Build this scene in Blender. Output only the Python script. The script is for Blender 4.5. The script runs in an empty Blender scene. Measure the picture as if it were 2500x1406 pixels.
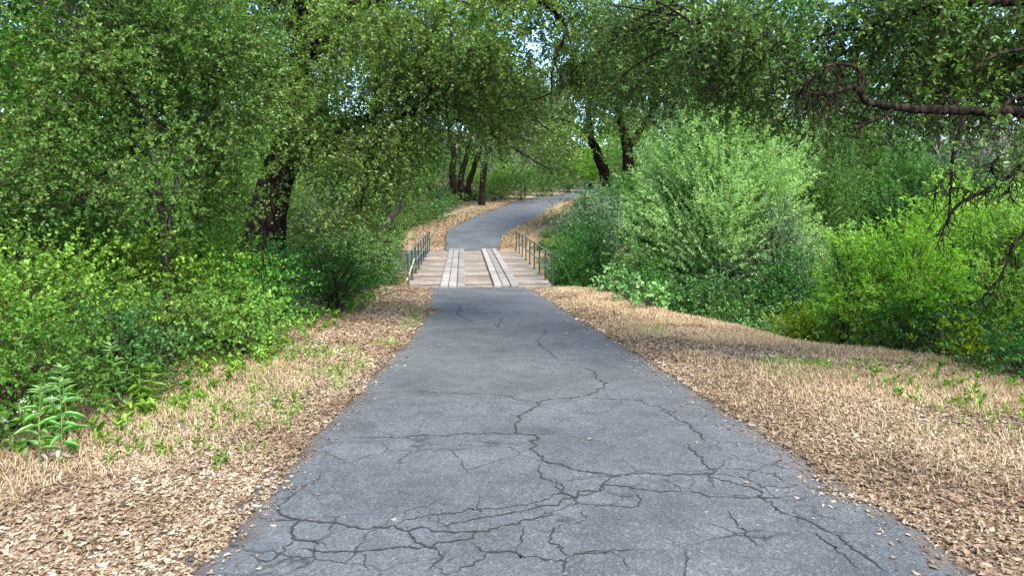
import bpy, math
import numpy as np
R = math.radians
sc = bpy.context.scene
COL = sc.collection

# ------------------------------------------------------------------ camera, sky, sun, exposure
CAMZ, PITCH, F = 2.94, 7.63, 1665.0
cam = bpy.data.objects.new('camera', bpy.data.cameras.new('camera'))
COL.objects.link(cam)
cam.location = (0, 0, CAMZ); cam.rotation_euler = (R(90 - PITCH), 0, 0)
cam.data.sensor_width = 36; cam.data.lens = 36 * F / 2500
cam.data.clip_start = 0.05; cam.data.clip_end = 2000
sc.camera = cam

SUN_EL, SUN_ROT = 50, 152          # degrees; rotation clockwise from +Y (north)
world = bpy.data.worlds.new('World'); sc.world = world; world.use_nodes = True
wn = world.node_tree
sky = wn.nodes.new('ShaderNodeTexSky'); sky.sky_type = 'NISHITA'; sky.sun_disc = False
sky.sun_elevation = R(SUN_EL); sky.sun_rotation = R(SUN_ROT)
sky.altitude = 600; sky.air_density = 1.0; sky.dust_density = 0.7; sky.ozone_density = 3.0
bg = wn.nodes['Background']; bg.inputs[1].default_value = 0.15
wn.links.new(sky.outputs[0], bg.inputs[0])
sun = bpy.data.objects.new('sun', bpy.data.lights.new('sun', 'SUN')); COL.objects.link(sun)
sun.data.energy = 3.9; sun.data.angle = R(38); sun.data.color = (1.0, 0.95, 0.87)
sun.rotation_euler = (R(90 - SUN_EL), 0, R(180 - SUN_ROT))
sun.location = (0, 0, 40)
sc.view_settings.view_transform = 'Standard'; sc.view_settings.look = 'None'
sc.view_settings.gamma = 1; sc.view_settings.use_curve_mapping = False
sc.view_settings.exposure = 1.78
cy = sc.cycles
cy.max_bounces = 8; cy.diffuse_bounces = 6; cy.glossy_bounces = 2; cy.transmission_bounces = 4
cy.transparent_max_bounces = 8; cy.use_denoising = True
cy.caustics_reflective = False; cy.caustics_refractive = False

# ------------------------------------------------------------------ helpers
rng = np.random.default_rng(7)
CP, SP = math.cos(R(PITCH)), math.sin(R(PITCH))
def ray(px, py):
    u = (np.asarray(px, float) - 1250) / F; v = (703 - np.asarray(py, float)) / F
    return np.stack([u, CP + v * SP, -SP + v * CP], -1)
def P(px, py, d):
    r = ray(px, py)
    return r / r[..., 1:2] * np.asarray(d, float)[..., None] + np.array([0, 0, CAMZ])
def on_road(px, py):               # meets the sloping approach z = .065 (22 - y)
    r = ray(px, py); t = (CAMZ - 1.43) / (-r[..., 2] - .065 * r[..., 1])
    return r * t[..., None] + np.array([0, 0, CAMZ])
def unit(v): return v / (np.linalg.norm(v, axis=-1, keepdims=True) + 1e-9)
def sstep(a, b, x):
    t = np.clip((x - a) / (b - a), 0, 1); return t * t * (3 - 2 * t)

class MB:
    """collects vertices and faces of one mesh"""
    def __init__(s): s.v = []; s.n = 0; s.f = []
    def add(s, v, f, rnd=None, mat=0):
        v = np.asarray(v, np.float32).reshape(-1, 3); f = np.asarray(f, np.int64)
        if len(f) == 0: return
        if rnd is None: rnd = np.full(len(f), .5)
        s.v.append(v); s.f.append((f + s.n, np.asarray(rnd, np.float32), mat)); s.n += len(v)
    def build(s, name, mats, parent=None, smooth=True, loc=None):
        me = bpy.data.meshes.new(name)
        v = np.concatenate(s.v)
        if loc is not None: v = v - np.asarray(loc, np.float32)
        nl = sum(f.size for f, _, _ in s.f); nf = sum(len(f) for f, _, _ in s.f)
        me.vertices.add(len(v)); me.vertices.foreach_set('co', v.ravel())
        me.loops.add(nl); me.polygons.add(nf)
        me.loops.foreach_set('vertex_index', np.concatenate([f.ravel() for f, _, _ in s.f]).astype(np.int32))
        ks = np.concatenate([np.full(len(f), f.shape[1]) for f, _, _ in s.f])
        st = np.concatenate([[0], np.cumsum(ks)[:-1]]).astype(np.int32)
        me.polygons.foreach_set('loop_start', st)
        me.polygons.foreach_set('material_index', np.concatenate([np.full(len(f), m) for f, _, m in s.f]).astype(np.int32))
        me.polygons.foreach_set('use_smooth', np.full(nf, smooth))
        a = me.attributes.new('rnd', 'FLOAT', 'FACE'); a.data.foreach_set('value', np.concatenate([r for _, r, _ in s.f]).astype(np.float32))
        me.update(calc_edges=True); me.validate()
        for m in (mats if isinstance(mats, (list, tuple)) else [mats]): me.materials.append(m)
        o = bpy.data.objects.new(name, me); COL.objects.link(o)
        if parent is not None: o.parent = parent
        return o
def tag(o, label=None, cat=None, group=None, kind=None):
    for k, v in (('label', label), ('category', cat), ('group', group), ('kind', kind)):
        if v: o[k] = v
    return o
def empty(name, loc, label, cat, group=None):
    o = bpy.data.objects.new(name, None); COL.objects.link(o); o.location = loc; o.empty_display_size = .2
    return tag(o, label, cat, group)

# ------------------------------------------------------------------ materials
def new_mat(name):
    m = bpy.data.materials.new(name); m.use_nodes = True; nt = m.node_tree
    return m, nt, nt.nodes['Principled BSDF']
def N(nt, t, **kw):
    n = nt.nodes.new(t)
    for k, v in kw.items():
        if k in n.inputs: n.inputs[k].default_value = v
        else: setattr(n, k, v)
    return n
def ramp(nt, fac, stops):
    r = N(nt, 'ShaderNodeValToRGB'); el = r.color_ramp.elements
    while len(el) < len(stops): el.new(.5)
    for e, (p, c) in zip(el, stops): e.position = p; e.color = (*c, 1)
    nt.links.new(fac, r.inputs[0]); return r.outputs[0]
def mixc(nt, fac, a, b, mode='MIX'):
    m = N(nt, 'ShaderNodeMix', data_type='RGBA', blend_type=mode)
    for sock, val in ((m.inputs[0], fac), (m.inputs[6], a), (m.inputs[7], b)):
        if hasattr(val, 'links'): nt.links.new(val, sock)
        else: sock.default_value = val if isinstance(val, (int, float)) else (*val, 1)
    return m.outputs[2]
def leaf_mat(name, stops, rough=.45, trans=.3, spec=.28, tinted=True):
    m, nt, b = new_mat(name)
    at = N(nt, 'ShaderNodeAttribute', attribute_name='rnd')
    c = ramp(nt, at.outputs['Fac'], stops)
    oi = N(nt, 'ShaderNodeObjectInfo'); hs = N(nt, 'ShaderNodeHueSaturation')     # every plant its own tint
    for sock, lo, hi, mul in (('Hue', .497, .528, 1), ('Saturation', .98, 1.14, 7.3), ('Value', .88, 1.25, 13.7)):
        fr = N(nt, 'ShaderNodeMath', operation='MULTIPLY'); fr.inputs[1].default_value = mul; nt.links.new(oi.outputs['Random'], fr.inputs[0])
        f2 = N(nt, 'ShaderNodeMath', operation='FRACT'); nt.links.new(fr.outputs[0], f2.inputs[0])
        mr = N(nt, 'ShaderNodeMapRange'); mr.inputs[3].default_value = lo; mr.inputs[4].default_value = hi; nt.links.new(f2.outputs[0], mr.inputs[0]); nt.links.new(mr.outputs[0], hs.inputs[sock])
    if tinted: nt.links.new(c, hs.inputs['Color']); c = hs.outputs[0]
    nt.links.new(c, b.inputs['Base Color']); b.inputs['Roughness'].default_value = rough
    b.inputs['Specular IOR Level'].default_value = spec
    tr = N(nt, 'ShaderNodeBsdfTranslucent'); mx = N(nt, 'ShaderNodeMixShader'); mx.inputs[0].default_value = trans
    tc = mixc(nt, 1.0, c, (1.25, 1.35, .55), 'MULTIPLY'); nt.links.new(tc, tr.inputs[0])
    nt.links.new(b.outputs[0], mx.inputs[1]); nt.links.new(tr.outputs[0], mx.inputs[2])
    nt.links.new(mx.outputs[0], nt.nodes['Material Output'].inputs[0])
    return m
def bark_mat(name, dark, light, scale=9, bump=.6):
    m, nt, b = new_mat(name)
    tc = N(nt, 'ShaderNodeTexCoord'); mp = N(nt, 'ShaderNodeMapping'); mp.inputs['Scale'].default_value = (1, 1, .28)
    nt.links.new(tc.outputs['Object'], mp.inputs[0])
    nz = N(nt, 'ShaderNodeTexNoise', Scale=scale * 1.0, Detail=7.0, Roughness=.65); nt.links.new(mp.outputs[0], nz.inputs[0])
    vo = N(nt, 'ShaderNodeTexVoronoi', Scale=scale * 1.7, feature='DISTANCE_TO_EDGE'); nt.links.new(mp.outputs[0], vo.inputs[0])
    mu = N(nt, 'ShaderNodeMath', operation='MULTIPLY'); nt.links.new(nz.outputs[0], mu.inputs[0])
    mr = N(nt, 'ShaderNodeMapRange'); mr.inputs[2].default_value = .25; nt.links.new(vo.outputs[0], mr.inputs[0]); nt.links.new(mr.outputs[0], mu.inputs[1])
    nt.links.new(ramp(nt, mu.outputs[0], [(.05, dark), (.5, light)]), b.inputs['Base Color'])
    b.inputs['Roughness'].default_value = .95; b.inputs['Specular IOR Level'].default_value = .12
    bp = N(nt, 'ShaderNodeBump', Strength=bump, Distance=.04); nt.links.new(mu.outputs[0], bp.inputs['Height']); nt.links.new(bp.outputs[0], b.inputs['Normal'])
    return m
L_OAK = leaf_mat('oak_leaf', [(0, (.034, .066, .018)), (.45, (.074, .125, .026)), (.8, (.14, .195, .04)), (.97, (.2, .22, .04)), (1, (.25, .14, .05))], .42, .36, .45)
L_OAKY = leaf_mat('oak_leaf_yellowish', [(0, (.06, .095, .026)), (.4, (.115, .17, .04)), (.8, (.19, .245, .06)), (.96, (.3, .32, .09)), (1, (.3, .17, .07))], .42, .42, .45)
L_GREEN = leaf_mat('fresh_green_leaf', [(0, (.04, .09, .02)), (.4, (.08, .158, .03)), (.8, (.14, .24, .05)), (.97, (.22, .33, .085)), (1, (.3, .2, .05))], .5, .42, .3)
L_BRIGHT = leaf_mat('yellow_green_leaf', [(0, (.065, .135, .02)), (.4, (.14, .245, .036)), (.8, (.24, .36, .065)), (1, (.36, .47, .13))], .5, .42)
L_WILLOW = leaf_mat('pale_willow_leaf', [(0, (.17, .26, .09)), (.4, (.29, .41, .15)), (.8, (.43, .55, .24)), (1, (.56, .65, .38))], .6, .42)
L_SPRING = leaf_mat('bright_willow_leaf', [(0, (.14, .235, .04)), (.4, (.24, .37, .07)), (.8, (.36, .51, .12)), (1, (.5, .64, .25))], .45, .42)
L_MID = leaf_mat('mid_willow_leaf', [(0, (.045, .11, .022)), (.4, (.085, .18, .036)), (.8, (.15, .27, .062)), (1, (.27, .39, .13))], .5, .35)
L_GREY = leaf_mat('grey_green_leaf', [(0, (.05, .085, .045)), (.4, (.09, .135, .07)), (.8, (.15, .2, .11)), (1, (.24, .28, .17))], .5, .25)
L_DEEP = leaf_mat('deep_green_leaf', [(0, (.022, .06, .014)), (.4, (.044, .105, .022)), (.8, (.08, .165, .035)), (1, (.13, .23, .055))], .4, .3)
L_YELLOW = leaf_mat('yellowing_leaf', [(0, (.1, .17, .015)), (.5, (.24, .3, .02)), (1, (.42, .4, .03))], .5, .45)
L_SAGE = leaf_mat('silvery_weed_leaf', [(0, (.09, .19, .06)), (.5, (.17, .3, .1)), (1, (.3, .42, .2))], .5, .35)
L_DRY = leaf_mat('fallen_oak_leaf', [(0, (.055, .037, .023)), (.2, (.16, .11, .068)), (.55, (.265, .195, .128)), (.85, (.355, .28, .195)), (1, (.5, .43, .33))], .6, .12, .25, False)
L_STRAW = leaf_mat('dry_grass_blade', [(0, (.23, .155, .09)), (.5, (.4, .29, .175)), (1, (.54, .42, .28))], .6, .25, .25, False)
L_BLADE = leaf_mat('green_grass_blade', [(0, (.09, .17, .03)), (.5, (.17, .28, .045)), (1, (.32, .4, .1))], .5, .4)
M_PETAL = leaf_mat('white_petal', [(0, (.6, .62, .55)), (1, (.85, .86, .8))], .6, .3, tinted=False)
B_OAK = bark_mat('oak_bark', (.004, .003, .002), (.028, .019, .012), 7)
B_GREY = bark_mat('grey_bark', (.016, .014, .011), (.075, .065, .052), 10)
B_TWIG = bark_mat('twig_bark', (.02, .014, .01), (.085, .062, .044), 20, .3)
B_PALE = bark_mat('bleached_twig', (.2, .18, .16), (.42, .4, .38), 20, .3)
B_STEM = bark_mat('green_stem', (.08, .1, .03), (.16, .2, .06), 20, .2)

# ------------------------------------------------------------------ shapes
def resample(pts, n):
    pts = np.asarray(pts, float)
    if len(pts) < 3:
        t = np.linspace(0, 1, n)[:, None]; return pts[0] * (1 - t) + pts[-1] * t
    p = np.vstack([2 * pts[0] - pts[1], pts, 2 * pts[-1] - pts[-2]])
    out = []
    for u in np.linspace(0, len(pts) - 1 - 1e-6, n):
        i = int(u); t = u - i; a, b, c, d = p[i:i + 4]
        out.append(.5 * (2 * b + (c - a) * t + (2 * a - 5 * b + 4 * c - d) * t * t + (3 * b - a - 3 * c + d) * t ** 3))
    return np.array(out)
def tube(mb, pts, rad, sides=6, n=None, rough=0, wander=0, mat=0):
    pts = np.asarray(pts, float); rad = np.asarray(rad, float)
    n = n or max(4, 3 * len(pts))
    c = resample(pts, n); r = np.interp(np.linspace(0, 1, n), np.linspace(0, 1, len(rad)), rad)
    if wander: 
        w = rng.normal(0, wander, (n, 3)); w[0] = 0; c = c + w
    t = unit(np.gradient(c, axis=0))
    up = np.array([.31, .93, .19]); s = unit(np.cross(t, up)); u = np.cross(s, t)
    a = np.linspace(0, 2 * math.pi, sides, endpoint=False)
    rr = r[:, None] * (1 + (rng.normal(0, rough, (n, sides)) if rough else 0))
    if rough: rr = rr * (1 + .16 * np.cos(a * 3 + 1.3)[None] * (r[:, None] > .1) + .1 * np.cos(a * 5 + .4)[None] * (r[:, None] > .1))
    v = c[:, None] + rr[..., None] * (np.cos(a)[None, :, None] * s[:, None] + np.sin(a)[None, :, None] * u[:, None])
    i = np.arange(n - 1)[:, None] * sides; j = np.arange(sides)[None]; k = (j + 1) % sides
    f = np.stack([i + j, i + k, i + sides + k, i + sides + j], -1).reshape(-1, 4)
    mb.add(v, f, mat=mat)
    tip = np.vstack([v[-1], c[-1] + t[-1] * r[-1]]); jj = np.arange(sides)
    mb.add(tip, np.stack([jj, (jj + 1) % sides, np.full(sides, sides)], -1), mat=mat)
    return c, r
def box(mb, c, size, ax=None, rnd=.5, bev=0):
    """box centred at c; ax = (x axis, y axis) unit vectors in plan"""
    hx, hy, hz = np.asarray(size) / 2
    X, Y = ax if ax is not None else (np.array([1., 0, 0]), np.array([0, 1., 0]))
    Z = np.cross(X, Y)
    if bev:
        prof = [(-1, -1, 0, 0), (-1, -1, 0, 1)]
    q = []
    for z, ins in ((-hz, 0), (hz - bev, 0), (hz, bev)) if bev else ((-hz, 0), (hz, 0)):
        for sx, sy in ((-1, -1), (1, -1), (1, 1), (-1, 1)):
            q.append(c + X * sx * (hx - ins) + Y * sy * (hy - ins) + Z * z)
    L = 3 if bev else 2
    f = [(3, 2, 1, 0), tuple(4 * (L - 1) + k for k in range(4))]
    for l in range(L - 1):
        for k in range(4): f.append((4 * l + k, 4 * l + (k + 1) % 4, 4 * l + 4 + (k + 1) % 4, 4 * l + 4 + k))
    mb.add(q, f, np.full(len(f), rnd))

OVAL = np.array([(0, 0, 0), (.32, .5, .12), (.72, .4, .06), (1, 0, -.12), (.72, -.4, .06), (.32, -.5, .12)])
LANCE = np.array([(0, 0, 0), (.25, .5, .1), (.6, .4, .02), (1, 0, -.2), (.6, -.4, .02), (.25, -.5, .1)])
DIAM = np.array([(0, 0, 0), (.45, .5, .08), (1, 0, -.08), (.45, -.5, .08)])
def leaves(mb, pos, axis, nrm, ln, wd, rnd, tmpl=OVAL, mat=0):
    n = len(pos)
    if n == 0: return
    a = unit(axis); s = unit(np.cross(a, nrm)); w = np.cross(s, a)
    T = tmpl
    v = (pos[:, None] + a[:, None] * (T[None, :, 0:1] * ln[:, None, None]) + s[:, None] * (T[None, :, 1:2] * wd[:, None, None])
         + w[:, None] * (T[None, :, 2:3] * ln[:, None, None]))
    k = len(T); o = np.arange(n)[:, None] * k
    if k == 6:
        f = np.concatenate([o + np.array([[0, 1, 2, 3]]), o + np.array([[0, 3, 4, 5]])]); rr = np.concatenate([rnd, rnd])
    else:
        f = np.concatenate([o + np.array([[0, 1, 2]]), o + np.array([[0, 2, 3]])]); rr = np.concatenate([rnd, rnd])
    mb.add(v, f, rr, mat)
def twigs_with_leaves(mb, start, dirs, length, per, ln, wd, tmpl, droop=.3, upright=.35, wood=.3, wr=.004, spread=.9, tint=None, t0=.1):
    """start (T,3), dirs (T,3): leaves strung along curved twigs"""
    T = len(start)
    if T == 0: return
    d = unit(dirs); L = length * rng.uniform(.6, 1.3, T)
    n = T * per; ti = np.repeat(np.arange(T), per)
    t = rng.uniform(t0, 1.03, n)
    dn = np.array([0, 0, -1.])
    def at(i, t): return start[i] + d[i] * (L[i] * t)[:, None] + dn * (droop * L[i] * t * t)[:, None]
    pos = at(ti, t); tan = unit(d[ti] + dn * (2 * droop * t)[:, None])
    rv = rng.normal(0, 1, (n, 3)); perp = unit(rv - tan * np.sum(rv * tan, 1, keepdims=True))
    ax = tan * (1 - spread * .55) + perp * spread
    nr = rng.normal(0, .55, (n, 3)) + np.array([0, 0, upright + .5])
    sz = rng.uniform(.65, 1.2, n)
    tw = rng.random(T) if tint is None else tint
    rnd = np.clip(.45 * tw[ti] + .55 * rng.random(n), 0, 1) ** 1.15
    rnd = np.where(rng.random(n) < .006, 1.0, np.minimum(rnd, .97))
    leaves(mb, pos, ax, nr, ln * sz, wd * sz, rnd, tmpl, 0)
    m = rng.random(T) < wood
    if m.any():
        idx = np.nonzero(m)[0]; K = len(idx)
        u = unit(np.cross(d[idx], np.array([.3, .5, .8]))); w = np.cross(d[idx], u)
        rings = []
        for tt in (-.25, .35, 1.0):
            c = start[idx] + d[idx] * (L[idx] * tt)[:, None] + dn * (droop * L[idx] * tt * tt)[:, None] * (1 if tt > 0 else 0)
            r = wr * (1.15 - .7 * max(tt, 0))
            for k in range(3):
                a = k * 2.0944; rings.append(c + r * (math.cos(a) * u + math.sin(a) * w))
        v = np.stack(rings, 1); o = np.arange(K)[:, None] * 9
        fs = []
        for l in range(2):
            for k in range(3):
                k2 = (k + 1) % 3; fs.append(o + np.array([[3 * l + k, 3 * l + k2, 3 * l + 3 + k2, 3 * l + 3 + k]]))
        mb.add(v, np.concatenate(fs), mat=1)
def ball(n, e=2.4):
    v = unit(rng.normal(0, 1, (n, 3))); return v * (rng.random(n) ** (1 / e))[:, None]

# ------------------------------------------------------------------ terrain
FAR = np.array([(606, 1088, 1221, 37.5), (580, 1085, 1226, 40), (561, 1093, 1250, 42.5), (542, 1131, 1288, 45), (524, 1170, 1323, 49.5), (510, 1211, 1340, 54), (498, 1243, 1371, 59), (486, 1275, 1392, 65), (478, 1330, 1412, 71), (468, 1400, 1450, 80)], float)
FLP, FRP = P(FAR[:, 1], FAR[:, 0], FAR[:, 3]), P(FAR[:, 2], FAR[:, 0], FAR[:, 3])
YN = np.concatenate([[-60, 0, 12, 20, 22, 37.3], FAR[1:, 3], [100, 140, 300.]])
ZN = np.concatenate([[3.0, 1.43, .65, .13, .0, .0], FLP[1:, 2], [5.0, 7.5, 16]])
def road_z(y): return np.interp(y, YN, ZN)
# traced edges of the approach (pixel rows -> metres on the road plane)
EL = np.array([(480, 1406), (590, 1290), (655, 1218), (690, 1180), (715, 1145), (745, 1095), (790, 1050), (840, 1000), (880, 962), (900, 930), (938, 890), (968, 855),
               (985, 842), (1012, 800), (1030, 772), (1062, 765), (1058, 757), (1040, 748), (1046, 725), (1052, 698)], float)
ER = np.array([(2360, 1406), (2280, 1330), (2140, 1245), (2030, 1212), (1985, 1180), (1965, 1135), (1900, 1090), (1850, 1060), (1760, 1005), (1700, 962), (1600, 893), (1500, 830),
               (1420, 781), (1350, 737), (1310, 712), (1272, 698)], float)
def edge(tr):
    p = on_road(tr[:, 0], tr[:, 1]); o = np.argsort(p[:, 1]); return p[o, 1], p[o, 0]
LY, LX = edge(EL); RY, RX = edge(ER)
LX = LX - .07 * (1 - sstep(5, 12, LY)); RX = RX + .08 * (1 - sstep(5, 12, RY))
FY = np.concatenate([FAR[:, 3], [92, 110, 150]])
FLX = np.concatenate([FLP[:, 0], [14, 27, 60]]); FRX = np.concatenate([FRP[:, 0], [18, 32, 66]])
def left_edge(y):
    a = np.interp(y, LY, LX); a = np.where(y < LY[0], LX[0] - .02 * (LY[0] - y), a)
    return np.where(y > 30, np.interp(y, FY, FLX), a)
def right_edge(y):
    a = np.interp(y, RY, RX); a = np.where(y < RY[0], RX[0] + .05 * (RY[0] - y), a)
    return np.where(y > 30, np.interp(y, FY, FRX), a)
CREEK = np.array([(-60, 36), (-25, 33), (-10, 30.5), (-1.5, 29.7), (5, 26.5), (9, 19.5), (14, 13.5), (26, 8), (60, 2)], float)
def creek_dist(x, y):
    best = np.full(np.shape(x), 1e9)
    for a, b in zip(CREEK[:-1], CREEK[1:]):
        d = b - a; t = np.clip(((x - a[0]) * d[0] + (y - a[1]) * d[1]) / (d @ d), 0, 1)
        best = np.minimum(best, np.hypot(x - a[0] - t * d[0], y - a[1] - t * d[1]))
    return best
BANKY = np.array([-5, 3, 5, 7, 8.5, 10, 14, 18, 21.9]); BANKX = np.array([8, 7, 6.4, 5.7, 5.0, 3.9, 3.1, 2.75, 2.5])
def wave(x, y): return .5 * np.sin(.9 * x + 1.3 * np.sin(.7 * y)) + .3 * np.sin(2.1 * y + x) + .2 * np.sin(3.3 * x - 1.7 * y + .5)
def height(x, y):
    x = np.asarray(x, float); y = np.asarray(y, float)
    z = road_z(y); ul = left_edge(y) - x; ur = x - right_edge(y)
    off = np.maximum(ul, ur)
    z = z + .05 * sstep(.05, .8, off) - .06 * sstep(.1, -.1, off)
    near = y < 30
    z = z - np.where(near, sstep(2.2, 9, ul) * .7, 0) + .09 * np.clip(ul - 14, 0, 60)
    be = np.interp(y, BANKY, BANKX); dr = np.interp(y, [3, 6, 9, 14, 21], [.05, .3, 1.1, 1.7, 2.2])
    z = z - np.where(near, sstep(0, 3.2, x - be) * dr, 0)
    z = z + np.clip(x - 15, 0, 80) * .07 + np.where(~near, .05 * np.clip(ur - 3, 0, 60) + .06 * np.clip(ul - 3, 0, 60), 0)
    cd = creek_dist(x, y); inner = np.where(np.abs(x + 1.6) < 5.5, 6.2, 2.0)
    prot = (1 - sstep(20.9, 22.0, y)) * (1 - sstep(.1, 1.3, x - be)) * (1 - sstep(2.0, 3.2, ul))
    z = z - 3.0 * (1 - sstep(inner, 7.9, cd)) * np.where(x > 5, .6, 1) * (1 - prot)
    z = z + .035 * wave(x * 1.7, y * 1.7) * sstep(.1, .8, off) + .18 * wave(x * .3, y * .3) * sstep(4, 9, off)
    return z
def axis(segs):
    out = []
    for a, b, s in segs: out.append(np.arange(a, b, s))
    return np.concatenate(out + [[segs[-1][1]]])
gx = axis([(-400, -100, 20), (-100, -30, 3), (-30, -8, .7), (-8, 8, .13), (8, 30, .7), (30, 100, 3), (100, 400, 20)])
gy = axis([(-80, -8, 4), (-8, 1, .6), (1, 24, .16), (24, 44, .3), (44, 90, .9), (90, 160, 4), (160, 500, 20)])
GX, GY = np.meshgrid(gx, gy); GZ = height(GX, GY)
mb = MB(); nx, ny = len(gx), len(gy)
i = (np.arange(ny - 1)[:, None] * nx + np.arange(nx - 1)[None]).ravel()
cx = (GX[:-1, :-1] + GX[1:, 1:]).ravel() / 2; cyy = (GY[:-1, :-1] + GY[1:, 1:]).ravel() / 2
offc = np.maximum(left_edge(cyy) - cx, cx - right_edge(cyy))
lim = np.where(cx < 0, 2.0, np.where(cyy < 24, np.interp(cyy, BANKY, BANKX) - right_edge(cyy) + .8, 2.0))
tan = 1 - sstep(0, 1.2, offc - lim)
mb.add(np.stack([GX, GY, GZ], -1), np.stack([i, i + 1, i + nx + 1, i + nx], -1), tan)
m, nt, b = new_mat('ground_soil')
tc = N(nt, 'ShaderNodeTexCoord'); at = N(nt, 'ShaderNodeAttribute', attribute_name='rnd')
n1 = N(nt, 'ShaderNodeTexNoise', Scale=45.0, Detail=6.0, Roughness=.7); n2 = N(nt, 'ShaderNodeTexNoise', Scale=1.1, Detail=4.0)
vo = N(nt, 'ShaderNodeTexVoronoi', Scale=26.0)
for q in (n1, n2, vo): nt.links.new(tc.outputs['Object'], q.inputs[0])
dry = ramp(nt, n1.outputs[0], [(.3, (.06, .036, .022)), (.5, (.18, .115, .068)), (.7, (.3, .2, .12))])
dry = mixc(nt, .35, dry, ramp(nt, vo.outputs['Color'], [(0, (.2, .12, .07)), (1, (.55, .38, .24))]))
hum = ramp(nt, n1.outputs[0], [(.3, (.035, .025, .016)), (.7, (.16, .11, .06))])
nt.links.new(mixc(nt, at.outputs['Fac'], hum, dry), b.inputs['Base Color']); b.inputs['Roughness'].default_value = .95
bp = N(nt, 'ShaderNodeBump', Strength=.7, Distance=.03); nt.links.new(n1.outputs[0], bp.inputs['Height']); nt.links.new(bp.outputs[0], b.inputs['Normal'])
tag(mb.build('ground', m), kind='structure')

# ------------------------------------------------------------------ road
def asphalt():
    m, nt, b = new_mat('asphalt')
    tc = N(nt, 'ShaderNodeTexCoord'); O = tc.outputs['Object']
    g = N(nt, 'ShaderNodeTexVoronoi', Scale=75.0); g2 = N(nt, 'ShaderNodeTexNoise', Scale=160.0, Detail=3.0)
    p = N(nt, 'ShaderNodeTexNoise', Scale=.8, Detail=5.0, Roughness=.6); p2 = N(nt, 'ShaderNodeTexNoise', Scale=5.0, Detail=5.0)
    for q in (g, g2, p, p2): nt.links.new(O, q.inputs[0])
    c = ramp(nt, g.outputs['Color'], [(0, (.035, .037, .04)), (.4, (.075, .077, .079)), (.75, (.125, .127, .128)), (.94, (.2, .198, .19)), (1, (.42, .40, .36))])
    c = mixc(nt, .4, c, ramp(nt, g2.outputs[0], [(.3, (.04, .042, .045)), (.7, (.18, .182, .184))]))
    c = mixc(nt, 1, c, ramp(nt, p.outputs[0], [(.3, (.5, .55, .57)), (.48, (.72, .77, .79)), (.65, (.86, .92, .94))]), 'MULTIPLY')
    c = mixc(nt, 1, c, ramp(nt, p2.outputs[0], [(.3, (.8, .8, .8)), (.6, (1.05, 1.05, 1.05))]), 'MULTIPLY')
    at = N(nt, 'ShaderNodeAttribute', attribute_name='rnd')           # 1 = worn crumbling edge
    n3 = N(nt, 'ShaderNodeTexNoise', Scale=9.0, Detail=5.0, Roughness=.7); nt.links.new(O, n3.inputs[0])
    mu = N(nt, 'ShaderNodeMath', operation='MULTIPLY'); nt.links.new(at.outputs['Fac'], mu.inputs[0]); nt.links.new(n3.outputs[0], mu.inputs[1])
    cr = N(nt, 'ShaderNodeMapRange'); cr.inputs[1].default_value = .25; cr.inputs[2].default_value = .6; nt.links.new(mu.outputs[0], cr.inputs[0])
    c = mixc(nt, cr.outputs[0], c, mixc(nt, g2.outputs[0], (.035, .033, .032), (.13, .1, .075)))
    # hairline alligator cracking
    v = N(nt, 'ShaderNodeTexVoronoi', Scale=2.7, feature='DISTANCE_TO_EDGE')
    wv = N(nt, 'ShaderNodeTexNoise', Scale=7.0, Detail=4.0); nt.links.new(O, wv.inputs[0])
    ad = N(nt, 'ShaderNodeMix', data_type='VECTOR'); ad.inputs[0].default_value = .12
    nt.links.new(O, ad.inputs[4]); nt.links.new(wv.outputs['Color'], ad.inputs[5]); nt.links.new(ad.outputs[1], v.inputs[0])
    lt = N(nt, 'ShaderNodeMapRange'); lt.inputs[1].default_value = .008; lt.inputs[2].default_value = .024; lt.inputs[3].default_value = 1; lt.inputs[4].default_value = 0
    nt.links.new(v.outputs[0], lt.inputs[0])
    mk = N(nt, 'ShaderNodeMapRange'); mk.inputs[1].default_value = .44; mk.inputs[2].default_value = .56; mk.inputs[4].default_value = .85; nt.links.new(p.outputs[0], mk.inputs[0])
    mm = N(nt, 'ShaderNodeMath', operation='MULTIPLY'); nt.links.new(lt.outputs[0], mm.inputs[0]); nt.links.new(mk.outputs[0], mm.inputs[1])
    sx = N(nt, 'ShaderNodeSeparateXYZ'); nt.links.new(O, sx.inputs[0])               # the crazed stretch of road
    gy_ = N(nt, 'ShaderNodeMapRange'); gy_.inputs[1].default_value = 3.6; gy_.inputs[2].default_value = 7.5; gy_.inputs[3].default_value = 1; gy_.inputs[4].default_value = .12; nt.links.new(sx.outputs[1], gy_.inputs[0])
    m2 = N(nt, 'ShaderNodeMath', operation='MULTIPLY'); nt.links.new(mm.outputs[0], m2.inputs[0]); nt.links.new(gy_.outputs[0], m2.inputs[1])
    c = mixc(nt, m2.outputs[0], c, (.018, .019, .021))
    nt.links.new(c, b.inputs['Base Color']); b.inputs['Roughness'].default_value = .82; b.inputs['Specular IOR Level'].default_value = .35
    bp = N(nt, 'ShaderNodeBump', Strength=.55, Distance=.006); nt.links.new(g.outputs['Distance'], bp.inputs['Height']); nt.links.new(bp.outputs[0], b.inputs['Normal'])
    return m
M_ASPH = asphalt()
def ragged(y, s): return .045 * np.sin(4.1 * y + s) + .035 * np.sin(9.3 * y + 2 * s) + .025 * np.sin(23 * y + 3 * s) + rng.normal(0, .022, len(y))
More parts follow.
